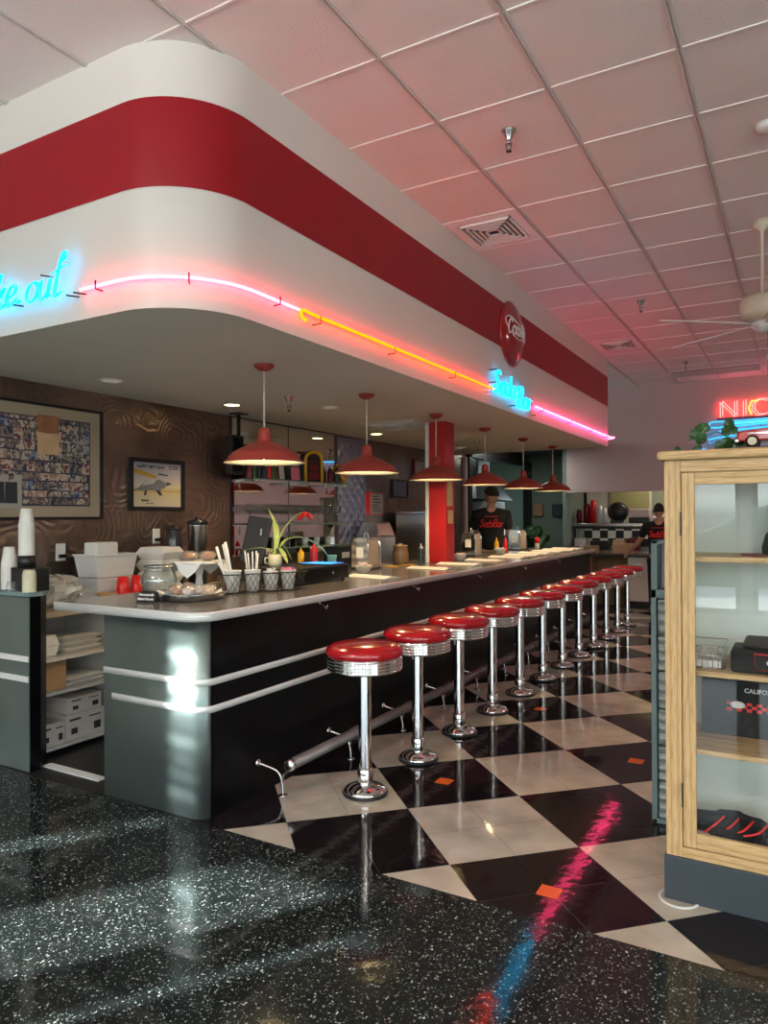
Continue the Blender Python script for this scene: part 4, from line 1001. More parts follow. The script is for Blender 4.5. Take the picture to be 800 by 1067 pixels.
cs = thing('cake_stand', 'white pedestal cake stand draped with a napkin', 'cake stand', (-3.19, 3.27, ZT))
MB().lathe([(.075, 0), (.07, .012), (.025, .03), (.018, .09), (.03, .15), (.14, .168), (.158, .172), (.16, .182), (.15, .178), (.001, .176)], 36).build('stand', 'stonew', cs)
def nap(u, v):
    x = (u - .5) * .26; y = (v - .5) * .26; r_ = math.hypot(x, y)
    a = math.atan2(y, x); d_ = max(0, max(abs(x + y), abs(x - y)) - .13)
    return (x * .92, y * .92, .188 if d_ <= 0 else .188)
b = MB().at(0, 0, 0, rz=R(8))
for k in range(4):
    b.at(0, 0, 0, rz=R(20 + 90 * k)); b._a([(-.085, -.150, .184), (.085, -.150, .184), (.0, -.168, .09), (-.05, -.164, .13), (.05, -.164, .13)], [(0, 1, 4, 3), (3, 4, 2)], False)
b.at(0, 0, 0, rz=R(20)); b.box(-.11, .11, -.15, .15, .1825, .1845)
b.build('napkin', 'paper', cs)
for k, (dx, dy) in enumerate(((-.055, -.03), (.045, .025))):
    t = thing('muffin', 'plastic wrapped muffin, %s of two on the cake stand' % ['left', 'right'][k], 'muffin', (-3.19 + dx, 3.27 + dy, ZT + .186), 0, 'muffins on the cake stand')
    b = MB().at(0, 0, .028); crumple(b, .04, k + 50, 14, 9, (1, 1, .62), .1); b.build('cake', 'pastry', t)
    b = MB().at(0, 0, .031); crumple(b, .05, k + 60, 14, 10, (1.05, 1.05, .60), .16); b.build('plastic_film', 'wrap', t)

# wire basket with cups
A = (-2.93, 3.22); B = (-2.72, 3.64); ba = math.atan2(B[1] - A[1], B[0] - A[0]); bl_ = math.hypot(B[0] - A[0], B[1] - A[1])
BM = Matrix.Translation(((A[0] + B[0]) / 2, (A[1] + B[1]) / 2, ZT)) @ Matrix.Rotation(ba, 4, 'Z')
wb = thing('wire_basket', 'black wire basket holding four foam cups near the bar edge', 'basket', ((A[0] + B[0]) / 2, (A[1] + B[1]) / 2, ZT), ba)
hl = bl_ / 2 + .02; hw = .07
b = MB()
def ring(z, g_): return [(-hl - g_, -hw - g_, z), (hl + g_, -hw - g_, z), (hl + g_, hw + g_, z), (-hl - g_, hw + g_, z)]
b.tube(ring(.004, 0), .003, 6, True); b.tube(ring(.115, .012), .0035, 6, True); b.build('rim_wire', 'black', wb)
b = MB(); n = 16
for side in (-1, 1):
    for k in range(n):
        x0 = -hl + 2 * hl * k / n; x1 = x0 + 2 * hl / n * 2
        if x1 <= hl + .001:
            b.tube([(x0, side * hw, .004), (x1, side * (hw + .012), .115)], .0016, 4); b.tube([(x1, side * hw, .004), (x0, side * (hw + .012), .115)], .0016, 4)
for sx_ in (-1, 1):
    for k in range(4): y0 = -hw + 2 * hw * k / 4; b.tube([(sx_ * hl, y0, .004), (sx_ * (hl + .012), y0 + .07 if k < 3 else y0, .115)], .0016, 4)
for k in range(5): b.tube([(-hl + 2 * hl * k / 4, -hw, .004), (-hl + 2 * hl * k / 4, hw, .004)], .0016, 4)
b.build('mesh_wire', 'black', wb)
def foam_cup(label, u, v=0, h=.125, r0=.034, r1=.049):
    p_ = BM @ Vector((u, v, .0065))
    t = thing('foam_cup', label, 'cup', tuple(p_), 0, 'foam cups in the wire basket')
    MB().lathe([(.001, 0), (r0, 0), (r1, h), (r1 + .002, h + .004), (r1 - .003, h + .003), (r0 - .003, .006), (.001, .005)], 24).build('cup_body', 'foam', t)
    return t, p_
cups = [('foam cup of wrapped straws at the left of the wire basket', -.19, .125), ('foam cup of plastic cutlery second from left in the wire basket', -.065, .125), ('small foam cup of packets third in the wire basket', .055, .11), ('foam cup with pink packets at the right end of the wire basket', .17, .115)]
for k, (lab, u, h) in enumerate(cups):
    t, p_ = foam_cup(lab, u, 0, h)
    if k == 0:
        for q in range(3):
            c = MB().at(rx=0); dx, dy = (q % 3 - 1) * .02, (q % 2 - .5) * .02
            c.tube([(dx, dy, .008), (dx * 1.2 - .055, dy - .045 + .012 * q, .27 + .014 * q)], .0085, 8)
            o = c.build('paper_straw', 'paper', loc=tuple(p_)); tag(o, 'white paper-wrapped straw sticking up from the leftmost basket cup', 'straw', 'wrapped straws')
    if k == 1:
        for q in range(9):
            a_ = q * .7; c = MB(); c.tube([(.018 * math.cos(a_), .018 * math.sin(a_), .01), (.040 * math.cos(a_) - .01, .040 * math.sin(a_), .215 + .012 * (q % 3))], .0045, 5)
            o = c.build('plastic_knife', 'wrap' if q % 3 == 0 else 'paper', loc=tuple(p_)); tag(o, 'pale plastic cutlery handle standing in the second basket cup', 'cutlery', 'cutlery in the basket cup')
    if k == 2:
        for q in range(5):
            c = MB().at(.015 * math.cos(q * 1.3), .015 * math.sin(q * 1.3), .07, rz=q * 1.3, ry=.15).box(-.002, .002, -.012, .012, 0, .06 + .005 * (q % 2))
            o = c.build('sugar_packet', 'paper', loc=tuple(p_)); tag(o, 'white packet standing in the third basket cup', 'packet', 'white packets in the basket')
    if k == 3:
        for q in range(6):
            c = MB().at(.022 * math.cos(q * 1.05), .022 * math.sin(q * 1.05), .075, rz=q * 1.05, ry=.25).box(-.002, .002, -.016, .016, 0, .058)
            o = c.build('sugar_packet', 'pinkp', loc=tuple(p_)); tag(o, 'pink sweetener packet in the rightmost basket cup', 'packet', 'pink packets in the basket')

# till: black drawer box with lit tablet, screen
td = thing('cash_drawer', 'low black cash drawer box at the bar edge right of the wire basket', 'cash drawer', (-3.04, 4.07, ZT))
MB().box(-.21, .21, -.33, .34, .012, .112).build('housing', 'black', td, bevel=.004)
MB().box(.21, .214, -.30, .31, .02, .10).build('front', 'black_panel', td, bevel=.002)
b = MB().at(.2145, .12, .06, ry=PI / 2).lathe([(.010, 0), (.010, .005), (.001, .006)], 12); b.build('lock', 'chrome', td)
for (x, y) in ((-.18, -.3), (.18, -.3), (-.18, .3), (.18, .3)): MB().at(x, y).cyl(.014, 0, .012, 10).build('foot', 'black_matte', td)
tb = thing('tablet', 'tablet with a lit blue screen lying on the cash drawer', 'tablet', (-3.0, 4.27, ZT + .1125))
MB().box(-.11, .16, -.11, .11, 0, .008).build('case', 'black', tb, bevel=.002); MB().box(-.10, .15, -.10, .10, .008, .0085).build('screen', 'screen_blue', tb)
ms = thing('monitor', 'black till screen seen from behind, leaning back', 'monitor', (-3.42, 4.02, ZT), R(14))
MB().at(0, 0, .12, rx=R(-12), ry=R(8)).box(-.09, .09, -.012, .018, 0, .34).build('panel', 'black', ms, bevel=.006)
MB().at(0, 0, 0).box(-.09, .09, -.08, .08, 0, .012).box(-.03, .03, -.02, .03, .012, .2).build('stand', 'black', ms, bevel=.003)
MB().at(0, 0, .12, rx=R(-12)).box(.06, .07, -.0135, -.012, .2, .25).build('badge', 'wtext', ms)
# plant
pt = thing('potted_plant', 'potted bulb plant with long pale leaves and a red flower in a cream mug', 'plant', (-3.07, 3.86, ZT + .1125))
MB().lathe([(.001, 0), (.038, 0), (.047, .03), (.047, .07), (.043, .088), (.040, .086), (.001, .075)], 24).tube([(-.042, -.01, .066), (-.068, -.025, .06), (-.068, -.025, .03), (-.042, -.01, .02)], .006, 6).build('mug', 'mug', pt)
def leafblade(path, w, m_='leaf_l', nm='leaf'):
    b = MB(); P_ = spline(path, 6); n = len(P_)
    def f(u, v):
        i = min(int(u * (n - 1)), n - 1); p_ = P_[i]; q = P_[min(i + 1, n - 1)] - P_[max(i - 1, 0)]; s_ = Vector((-q.y, q.x, 0)); s_ = s_.normalized() if s_.length > 1e-5 else Vector((1, 0, 0))
        ww = w * math.sin(PI * (.08 + .92 * u)) ** .6 * (1 if u < .999 else .05)
        return tuple(p_ + s_ * (v - .5) * 2 * ww + Vector((0, 0, abs(v - .5) * ww * .8)))
    b.grid(f, n - 1, 4); b.build(nm, m_, pt, thick=.0015)
leafblade([(0, 0, .08), (-.005, .02, .2), (-.03, .03, .30), (-.08, .02, .40)], .022)
leafblade([(.01, 0, .08), (.02, .0, .12), (.06, .0, .10), (.12, -.02, .03)], .022)
leafblade([(.01, .01, .08), (.0, .10, .17), (.02, .26, .19), (.06, .42, .13), (.08, .50, .06)], .016)
leafblade([(0, 0, .08), (-.05, -.02, .12), (-.13, -.05, .125), (-.2, -.1, .11)], .012)
leafblade([(.005, .0, .08), (.03, .03, .14), (.05, .06, .11), (.07, .09, .04)], .016)
MB().tube(spline([(0, 0, .08), (.01, .05, .22), (.03, .14, .32), (.03, .26, .37)], 5), .005, 6).build('stem', 'stem', pt)
for k in range(7):
    a = k * 2 * PI / 7
    b = MB().at(.02, .30, .375, rz=a, ry=R(25 + 20 * (k % 2))); b.ell((.042, 0, 0), (.045, .020, .008), 10, 6); b.build('petal', 'flower', pt)
def bottle(label, x, y, z, h, r, m_, cap, name='sauce_bottle'):
    t = thing(name, label, 'bottle', (x, y, z))
    MB().lathe([(r * .95, 0), (r, .01), (r, h * .62), (r * .8, h * .72), (r * .5, h * .76)], 18).build('body', m_, t)
    MB().lathe([(r * .62, h * .75), (r * .62, h * .82), (r * .25, h * .86), (r * .12, h)], 14).build('nozzle', cap, t)
    return t
bottle('yellow mustard squeeze bottle beside the blue tablet', -3.19, 4.31, ZT + .1125, .11, .024, 'yellow', 'yellow')
bottle('red ketchup squeeze bottle beside the blue tablet', -3.12, 4.38, ZT + .1125, .15, .026, 'red', 'red')
t = tag(MB().lathe([(.001, 0), (.03, 0), (.037, .15), (.039, .153), (.001, .15)], 20).build('drink_cup', 'teal', loc=(-3.15, 4.66, ZT)), 'pale teal drink cup right of the cash drawer', 'cup')
t = thing('salt_shaker', 'small glass shaker with steel cap behind the teal cup', 'shaker', (-3.3, 4.75, ZT)); MB().lathe([(.02, 0), (.024, .03), (.018, .07)], 14).build('jar', 'white', t); MB().lathe([(.02, .07), (.018, .09), (.001, .096)], 14).build('cap', 'chrome', t)

def napkin_dispenser(label, x, y, rz=0):
    t = thing('napkin_dispenser', label, 'napkin dispenser', (x, y, ZT), rz, 'chrome napkin dispensers')
    # arch profile in x-z, length along y
    w, h, L_ = .085, .27, .10
    prof = [(-w, .015), (-w, h - .07)] + [(w * math.cos(R(a)), h - .07 + .075 * math.sin(R(a))) for a in range(165, 14, -15)] + [(w, h - .07), (w, .015)]
    b = MB(); n = len(prof)
    for ys in (-L_, L_):
        pass
    vs = [(x_, -L_, z_) for x_, z_ in prof] + [(x_, -L_ - .012, z_) for x_, z_ in prof]
    def slab(y0, y1, sc_=1.):
        v = [(x_ * sc_, y0, z_) for x_, z_ in prof] + [(x_ * sc_, y1, z_) for x_, z_ in prof]
        f = [tuple(range(n)), tuple(reversed(range(n, 2 * n)))] + [(k, (k + 1) % n, n + (k + 1) % n, n + k) for k in range(n)]
        return v, f
    for y0, y1 in ((-L_ - .006, -L_ + .006), (L_ - .006, L_ + .006)):
        v, f = slab(y0, y1); b._a(v, f, False)
    b.box(-w * .8, w * .8, -L_, L_, h - .02, h + .001); b.box(-w, w, -L_, L_, .012, .035); b.build('end_plate', 'chrome', t, bevel=.003)
    b = MB()
    for k in range(22): z_ = .036 + k * .0098; b.box(-w * .86, w * .86, -L_ + .008, L_ - .008, z_, z_ + .0078)
    b.build('napkins', mat('tan_napkins', (.42, .33, .27), .8) if 'napm' not in M else M['napm'], t)
    MB().box(-.035, .035, -L_ - .0075, -L_ - .006, .10, .19).build('plate_label', 'wtext', t)
    MB().tube(spline([(0, -.03, h), (0, -.03, h + .03), (0, 0, h + .042), (0, .03, h + .03), (0, .03, h)], 4), .004, 6).build('handle', 'chrome', t)
    MB().box(-w - .005, w + .005, -L_ - .01, L_ + .01, 0, .013).build('base', 'black', t, bevel=.003)
    return t
M['napm'] = mat('tan_napkins', (.42, .33, .27), .8)
n0 = napkin_dispenser('chrome napkin dispenser nearest the till', -3.24, 5.32)
dup(n0, (-3.24, 7.62, ZT), 0.05, label='chrome napkin dispenser just right of the red column')
dup(n0, (-3.26, 9.22, ZT), -.05, label='farthest chrome napkin dispenser, right of the employee')
def bowl(label, x, y, seed):
    t = thing('creamer_bowl', label, 'bowl', (x, y, ZT), 0, 'white bowls of packets')
    MB().lathe([(.001, 0), (.035, 0), (.045, .006), (.075, .055), (.078, .06), (.072, .056), (.04, .012), (.001, .010)], 28).build('dish', 'stonew', t)
    rd = random.Random(seed); b = MB()
    for k in range(14): b.at(rd.uniform(-.04, .04), rd.uniform(-.04, .04), .045 + rd.uniform(0, .02), rz=rd.random() * 3, rx=rd.uniform(-.4, .4)).lathe([(.010, 0), (.015, .016)], 8)
    o = b.build('creamer_pots', 'icing', t); o['kind'] = 'stuff'
bowl('white bowl of creamer pots before the first napkin dispenser', -3.03, 4.93, 1)
bowl('white bowl of creamer pots at the foot of the red column', -3.02, 6.78, 2)
bowl('white bowl of creamer pots in front of the employee', -3.08, 8.10, 3)
bottle('dark squeeze bottle with white cap left of the red column', -3.22, 6.32, ZT, .18, .03, mat('dark_teal_plastic', (.02, .04, .05), .35), 'white')
bottle('red squeeze bottle at the foot of the red column', -3.20, 6.56, ZT, .19, .03, 'red', 'red')
bottle('yellow squeeze bottle behind the far packet bowl', -3.20, 8.30, ZT, .19, .028, 'yellow', 'yellow')
bottle('red squeeze bottle beside the farther yellow one', -3.22, 8.66, ZT, .19, .03, 'red', 'red')
bottle('dark sauce bottle near the far end of the bar', -3.26, 9.55, ZT, .17, .03, 'black', 'dark_red')
t = thing('salt_shaker', 'red capped shaker at the far end of the bar', 'shaker', (-3.12, 9.62, ZT)); MB().lathe([(.03, 0), (.032, .06), (.026, .09)], 14).build('jar', 'white', t); MB().lathe([(.034, .08), (.034, .15), (.02, .16)], 14).build('cap', 'red', t)
for k, y in enumerate([4.62, 5.60, 6.2, 6.85, 7.5, 7.95, 8.45, 8.95, 9.4, 9.8]):
    t = thing('paper_menu', 'white folded paper menu lying on the bar, %s from the near end' % (['first', 'second', 'third', 'fourth', 'fifth', 'sixth', 'seventh', 'eighth', 'ninth', 'tenth'][k]), 'menu', (-2.76, y, ZT), R(-12 + 5 * (k % 3)), 'paper menus on the bar')
    MB()._a([(-.20, -.10, .001), (.20, -.10, .001), (.20, .10, .001), (-.20, .10, .001), (-.20, .0, .018), (.20, .0, .018)], [(0, 1, 5, 4), (4, 5, 2, 3), (0, 4, 3), (1, 2, 5), (0, 3, 2, 1)], False).build('sheet', 'paper', t)
for k, (x, y) in enumerate(((-3.2, 5.68), (-3.18, 5.95))):
    t = tag(MB().box(-.06, .06, -.05, .05, .001, .004).build('order_slip', 'yellow', loc=(x, y, ZT)), 'yellow order slip on the bar, %s of two' % ['nearer', 'farther'][k], 'paper')
# ------------------------------------------------------------------ things on the mirror shelves
ZS = 1.7995
jb = thing('toy_jukebox', 'yellow and black toy jukebox on the upper glass shelf', 'ornament', (-4.32, 6.02, ZS), R(-25))
def archp(w, h, n=10): return [(-w, 0), (w, 0)] + [(w * math.cos(R(180 * k / n)), h - w + w * math.sin(R(180 * k / n))) for k in range(n + 1)]
b = MB().at(0, 0, 0, rx=0); b.X = Matrix.Rotation(PI / 2, 4, 'Z') @ Matrix.Rotation(PI / 2, 4, 'X'); b.prism(archp(.11, .33), -.06, .05); b.build('case', 'black', jb)
b = MB(); b.tube([(.052, -.095, .0)] + [(.052, .095 * -math.cos(R(180 * k / 10)), .225 + .085 * math.sin(R(180 * k / 10))) for k in range(11)] + [(.052, .095, 0)], .017, 8); b.build('arch_tube', mat('amber_plastic', (.75, .38, .02), .3), jb)
b = MB(); b.box(.05, .056, -.06, .06, .20, .215); b.box(.05, .056, -.05, .05, .12, .18); b.box(.05, .056, -.06, .06, .03, .10); b.build('grille', 'dark_red', jb)
def shelf_frame(lab, y, w, h, m_):
    t = thing('small_frame', lab, 'picture', (-4.30, y, ZS), 0); MB().at(ry=R(-6)).box(0, .012, -w / 2, w / 2, 0, h).build('frame', 'black', t); MB().at(ry=R(-6)).box(.012, .014, -w / 2 + .012, w / 2 - .012, .012, h - .012).build('print', m_, t)
shelf_frame('small framed photo, left of the pair beside the jukebox', 5.50, .10, .15, 'icing'); shelf_frame('small framed photo, right of the pair beside the jukebox', 5.72, .16, .15, 'pinkp')
bk = ['dark_red', 'leaf', 'black', 'plinth', 'red', 'leaf']
for k in range(6):
    t = bottle(['short dark bottle at the near end of the upper shelf', 'green bottle on the upper shelf', 'black bottle on the upper shelf', 'slate bottle on the upper shelf', 'red bottle on the upper shelf', 'second green bottle, nearer the frames'][k], -4.32, 5.06 + .07 * k, ZS, .15 + .02 * (k % 3), .028, bk[k], 'black', 'liquor_bottle')
for k in range(3):
    bottle('dark bottle on the upper shelf, %s right of the jukebox' % ['first', 'second', 'third'][k], -4.30 + .02 * k, 6.2 + .1 * k, ZS, .19, .033, ['black', 'dark_red', 'plinth'][k], 'black', 'liquor_bottle')
t = thing('gold_ornament', 'crumpled gold ornament at the far end of the upper shelf', 'ornament', (-4.32, 6.54, ZS)); b = MB().at(0, 0, .11); crumple(b, .10, 77, 20, 14, (.8, 1, 1.1), .22); b.build('foil', 'gold', t)
# wine glasses
gl = thin('glassware', (1, 1, 1), .04, 1.1, tint=(.95, .95, .96))
w0 = thing('stem_glass', 'stemmed glass standing in the row on the middle glass shelf', 'glass', (-4.30, 5.04, 1.3895), 0, 'stemmed glasses on the middle shelf')
MB().lathe([(.001, .002), (.032, .0), (.03, .004), (.004, .008), (.0035, .075), (.012, .085), (.034, .11), (.038, .14), (.033, .18), (.031, .18), (.036, .14), (.03, .11), (.002, .088)], 18, cap=False).build('goblet', gl, w0)
for k in range(1, 34):
    dup(w0, (-4.27 - .078 * (k % 2), 5.06 + .0455 * k, 1.3895))
for k, (y, m_, nm, lab) in enumerate(((5.1, 'red', 'syrup_bottle', 'red syrup bottle on the lower glass shelf'), (5.2, 'white', 'syrup_bottle', 'white syrup bottle on the lower glass shelf'))):
    bottle(lab, -4.3, y, 1.1645, .15, .03, m_, 'white', nm)
for k in range(6):
    t = tag(MB().lathe([(.001, 0), (.028, 0), (.036, .08), (.001, .078)], 14).build('coffee_mug', 'stonew' if k % 2 else 'black', loc=(-4.30, 5.78 + .1 * k, 1.1645)), '%s coffee mug on the lower glass shelf' % ['black', 'white'][k % 2], 'mug', 'mugs on the lower shelf, ' + ['black', 'white'][k % 2])
t = thing('card_reader', 'black coffee grinder on the back counter below the lower glass shelf', 'appliance', (-4.22, 6.35, ZK)); MB().box(-.1, .1, -.12, .12, 0, .26).build('housing', 'black', t, bevel=.01); MB().box(.1, .104, -.07, .07, .14, .2).build('badge', 'white', t); t.name = 'coffee_grinder'
t = thing('tv_bracket', 'black ceiling bracket at the near end of the mirror', 'bracket', (-4.33, 4.93, ZB)); MB().box(-.06, .06, -.06, .06, -.01, 0).box(-.012, .012, -.012, .012, -.2, -.01).build('pole', 'black', t); b = MB().at(0, 0, -.2); b.tube([(0, -.03, 0), (.03, 0, -.05), (0, .03, -.09), (-.02, 0, -.05)], .006, 6, True); b.build('hook', 'black', t)
tv = thing('television', 'dark television hanging at the near end of the mirror', 'television', (-4.36, 4.93, 1.98), 0); MB().box(-.05, .03, -.09, .07, -.15, .2).build('cabinet', 'black', tv, bevel=.008)
MB().box(.03, .032, -.07, .05, -.12, .17).build('screen', 'black_panel', tv)

# ------------------------------------------------------------------ oak display cabinet
CX0, CX1, CY0, CY1 = -.448, .80, 2.92, 3.36
oc = thing('display_cabinet', 'oak display cabinet with glass doors on a slate grey plinth', 'cabinet', (.176, 3.14, 0))
cxo, cyo = -.176, -3.14
def C(): return MB().at(cxo, cyo)
C().box(CX0 - .006, CX1 + .006, CY0 - .008, CY1, 0, .165).build('plinth', 'plinth', oc, bevel=.003)
C().box(CX0, CX0 + .058, CY0, CY0 + .022, .165, 1.66).build('stile', 'oak_v', oc, bevel=.002)
C().box(CX1 - .058, CX1, CY0, CY0 + .022, .165, 1.66).build('stile', 'oak_v', oc, bevel=.002)
C().box(CX0 + .058, CX1 - .058, CY0, CY0 + .022, 1.615, 1.66).build('rail', 'oak_h', oc, bevel=.002)
C().box(CX0 + .058, CX1 - .058, CY0, CY0 + .022, .165, .205).build('rail', 'oak_h', oc, bevel=.002)
C().box(CX0, CX0 + .02, CY0 + .022, CY1, .165, 1.66).build('side_panel', 'oak_d', oc); C().box(CX1 - .02, CX1, CY0 + .022, CY1, .165, 1.66).build('side_panel', 'oak_d', oc)
C().box(CX0 + .02, CX1 - .02, CY1 - .012, CY1, .165, 1.66).build('back_panel', 'cab_back', oc)
C().box(CX0 + .02, CX1 - .02, CY0 + .022, CY1 - .012, .165, .185).build('floor_board', 'oak_h', oc)
C().box(CX0 - .022, CX1 + .022, CY0 - .028, CY1 + .005, 1.66, 1.695).build('top_board', 'oak_h', oc, bevel=.011)
SH = [1.295, .862, .565]
for z in SH: C().box(CX0 + .02, CX1 - .02, CY0 + .05, CY1 - .012, z - .02, z).build('shelf', 'oak_h', oc, bevel=.002)
midx = (CX0 + CX1) / 2
for (a, c, side) in ((CX0 + .061, midx - .002, -1), (midx + .002, CX1 - .061, 1)):
    w = .046
    d = C().box(a, a + w, CY0 - .002, CY0 + .020, .208, 1.612).box(c - w, c, CY0 - .002, CY0 + .020, .208, 1.612).build('door', 'oak_v', oc, bevel=.003)
    for z0_, z1_ in ((1.566, 1.612), (.208, .262)): C().box(a + w, c - w, CY0 - .002, CY0 + .020, z0_, z1_).build('door_rail', 'oak_h', d, bevel=.003)
    C().box(a + w - .004, c - w + .004, CY0 + .006, CY0 + .010, .258, 1.57).build('pane', 'glass', d)
    hx = a - .004 if side < 0 else c
    for z in (.40, 1.42): C().box(hx, hx + .005, CY0 - .007, CY0, z - .045, z + .045).build('hinge', 'black', d)
    kx = c - w / 2 if side < 0 else a + w / 2
    b = MB().at(cxo + kx, cyo + CY0 - .002, .95, rx=PI / 2).lathe([(.006, 0), (.006, .012), (.013, .018), (.011, .026), (.001, .028)], 14); b.build('knob', 'chrome_dull', d)
b = MB().at(cxo, cyo)
t = tag(MB().lathe([(.062, .0005), (.074, .0005), (.073, .005), (.063, .005), (.062, .0005)], 32, cap=False).build('floor_ring', 'white', loc=(-.405, 2.93, 0)), 'white floor ring peeping out under the plinth corner', 'ring')

# contents
def cap_(lab, x, y, z, m1, m2, rz, sc_=1.):
    t = thing('baseball_cap', lab, 'cap', (x, y, z), rz)
    MB().lathe([(.088 * sc_, 0), (.09 * sc_, .03 * sc_), (.078 * sc_, .075 * sc_), (.045 * sc_, .105 * sc_), (.001, .115 * sc_)], 24).build('crown', m1, t)
    b = MB(); b.prism([(.08 * sc_ * math.cos(R(a)), .08 * sc_ * math.sin(R(a))) for a in range(-60, 61, 15)] + [(.075 * sc_ + .085 * sc_ * math.cos(R(a)) * 1.0, .075 * sc_ * math.sin(R(a))) for a in range(70, -71, -14)], .002, .007); b.build('brim', m2, t)
    return t
cap_('black baseball cap with a red brim on the top shelf of the oak cabinet', -.03, 3.15, SH[0] + .0005, 'black_matte', 'dark_red', R(200), 1.1)
t = thing('shirt_bag', 'white plastic wrapped shirt on the top shelf of the oak cabinet', 'clothing', (.22, 3.08, SH[0] + .0005)); b = MB().at(0, 0, .035); crumple(b, .1, 21, 20, 12, (1.2, .8, .33), .15); b.build('bundle', 'paper', t)
t = thing('photo_easel', 'dark photo panel standing at the back of the top shelf', 'picture', (.0, 3.30, SH[0] + .0005)); MB().at(rx=R(4)).box(-.10, .09, -.006, .006, 0, .22).build('panel', 'black_panel', t, bevel=.002); MB().at(rx=R(4)).box(-.05, -.04, -.008, -.006, .1, .11).build('badge', 'wtext', t)
wbk = thing('wire_tray', 'low wire tray of white papers at the left of the second cabinet shelf', 'tray', (-.335, 3.12, SH[1] + .0005))
b = MB()
for z in (.002, .05, .085): b.tube([(-.07, -.09, z), (.08, -.09, z), (.08, .12, z), (-.07, .12, z)], .002, 5, True)
for k in range(9): x = -.07 + .15 * k / 8; b.tube([(x, -.09, 0.002), (x, -.09, .085)], .0013, 4)
b.build('wires', 'chrome_dull', wbk); MB().box(-.06, .07, -.08, .11, .004, .03).build('papers', 'paper', wbk)
def tee(lab, x, y, z, w, d, h, stand=False):
    t = thing('folded_shirt', lab, 'clothing', (x, y, z))
    MB().box(-w / 2, w / 2, -d / 2, d / 2, 0, h).build('folds', 'shirt', t, bevel=.012 if not stand else .004)
    return t
t = tee('folded black shirt with a red and white crest on the second cabinet shelf', -.03, 3.10, SH[1] + .0005, .40, .20, .085)
b = MB().at(-.04, -.1012, .045)
b.tube([(x_, 0, z_) for x_, z_ in ((-.075, -.03), (-.08, .03), (.0, .028), (.07, .033), (.08, 0), (.07, -.03), (0, -.026))], .0035, 5, True); b.build('crest_outline', 'redtext', t)
MB().at(-.05, -.1015, .045).ell((0, 0, 0), (.03, .002, .016), 14, 8).build('crest', 'wtext', t)
t = tee('second folded black shirt lying on the crested one', -.01, 3.12, SH[1] + .0865, .36, .18, .028)
t = thing('hanging_shirt', 'black T-shirt on the third cabinet shelf printed with a red checker strip', 'clothing', (-.02, 3.22, SH[2] + .0005))
MB().at(rx=R(-8)).box(-.335, .335, -.01, .01, 0, .235).build('panel', 'shirt', t, bevel=.004)
b = MB().at(0, -.0108, 0, rx=R(-8))
for i in range(26):
    for j in range(3):
        if (i + j) % 2 == 0: b.box(-.24 + .018 * i, -.24 + .018 * (i + 1), -.0012, 0, .10 + .012 * j, .10 + .012 * (j + 1))
b.build('checker_strip', 'redtext', t)
for k in range(4): MB().at(-.20 + .135 * k, -.013, .128, rx=R(-8)).ell((0, 0, 0), (.028, .003, .014), 12, 6).build('car_print', 'mat_board' if k % 2 else 'wtext', t)
text_mesh('CALIFORNIA NICKELODEON', .024, 'lettering', 'wtext', t, (-.02, -.0155 + .012, .185), (R(82), 0, 0), bold=.0005)
text_mesh('SODA BAR', .02, 'lettering', 'wtext', t, (-.02, -.0155 + .014, .163), (R(82), 0, 0), bold=.0005)
t = thing('crumpled_shirt', 'crumpled black and red shirt at the bottom of the oak cabinet', 'clothing', (-.24, 3.10, .186)); b = MB().at(0, 0, .055); crumple(b, .12, 31, 24, 14, (1.15, .9, .42), .18); b.build('cloth', 'shirt', t)
b = MB()
for k in range(4): b.tube(spline([(-.10 + .05 * k, -.10, .04 + .01 * k), (-.05 + .05 * k, -.085, .085), (-.02 + .05 * k, -.03, .105)], 4), .004, 5)
b.build('piping', 'redtext', t)
t = thing('crumpled_shirt', 'crumpled red and white shirt behind the lower left hinge', 'clothing', (-.345, 3.0, .186)); b = MB().at(0, 0, .03); crumple(b, .055, 41, 18, 10, (1.1, .7, .5), .15); b.build('cloth', 'icing', t)
t = thing('crumpled_shirt', 'white crumpled shirt on the cabinet floor near the doors', 'clothing', (.06, 3.12, .186)); b = MB().at(0, 0, .13); crumple(b, .13, 43, 24, 14, (.7, .8, 1.0), .18); b.build('cloth', 'paper', t)

# on top of the cabinet
ct = thing('pothos_plant', 'trailing pothos with dark heart-shaped leaves on top of the oak cabinet', 'plant', (-.25, 3.18, 1.695))
MB().lathe([(.001, 0), (.04, 0), (.052, .05), (.05, .052), (.001, .045)], 20).build('pot', 'stonew', ct, loc=(.02, .06, 0))
def heart(x, y, z, s_, rz, rx, ry=0):
    pts = [(0, 0), (.35, .18), (.5, .5), (.38, .78), (.15, .80), (0, .68), (-.15, .80), (-.38, .78), (-.5, .5), (-.35, .18)]
    pts = [(px_, 1 - py_) for px_, py_ in pts]
    b = MB().at(x, y, z, rz=rz, rx=rx, ry=ry)
    vs = [(p_[0] * s_, (p_[1] - .3) * s_, abs(p_[0]) * s_ * .25) for p_ in pts] + [(0, .2 * s_, -.02 * s_)]
    b._a(vs, [(k, (k + 1) % 10, 10) for k in range(10)], True); return b
for k, (x, y, z, s_, rz, rx, ry) in enumerate(((-.115, -.03, .062, .070, .5, R(95), .7), (-.075, -.02, .090, .062, .2, R(80), -1.0), (.005, -.04, .105, .046, .7, R(100), .3), (-.015, -.05, .050, .070, .4, R(80), 2.7), (.035, -.03, .060, .055, .1, R(95), 2.0), (-.09, -.07, .014, .040, .5, R(75), -1.4), (-.185, -.06, .016, .034, .5, R(80), 1.3), (.01, .05, .085, .06, .3, R(60), -.3))):
    heart(x, y, z, s_ * 1.1, rz, rx, ry).build('leaf', 'leaf', ct, thick=.0012)
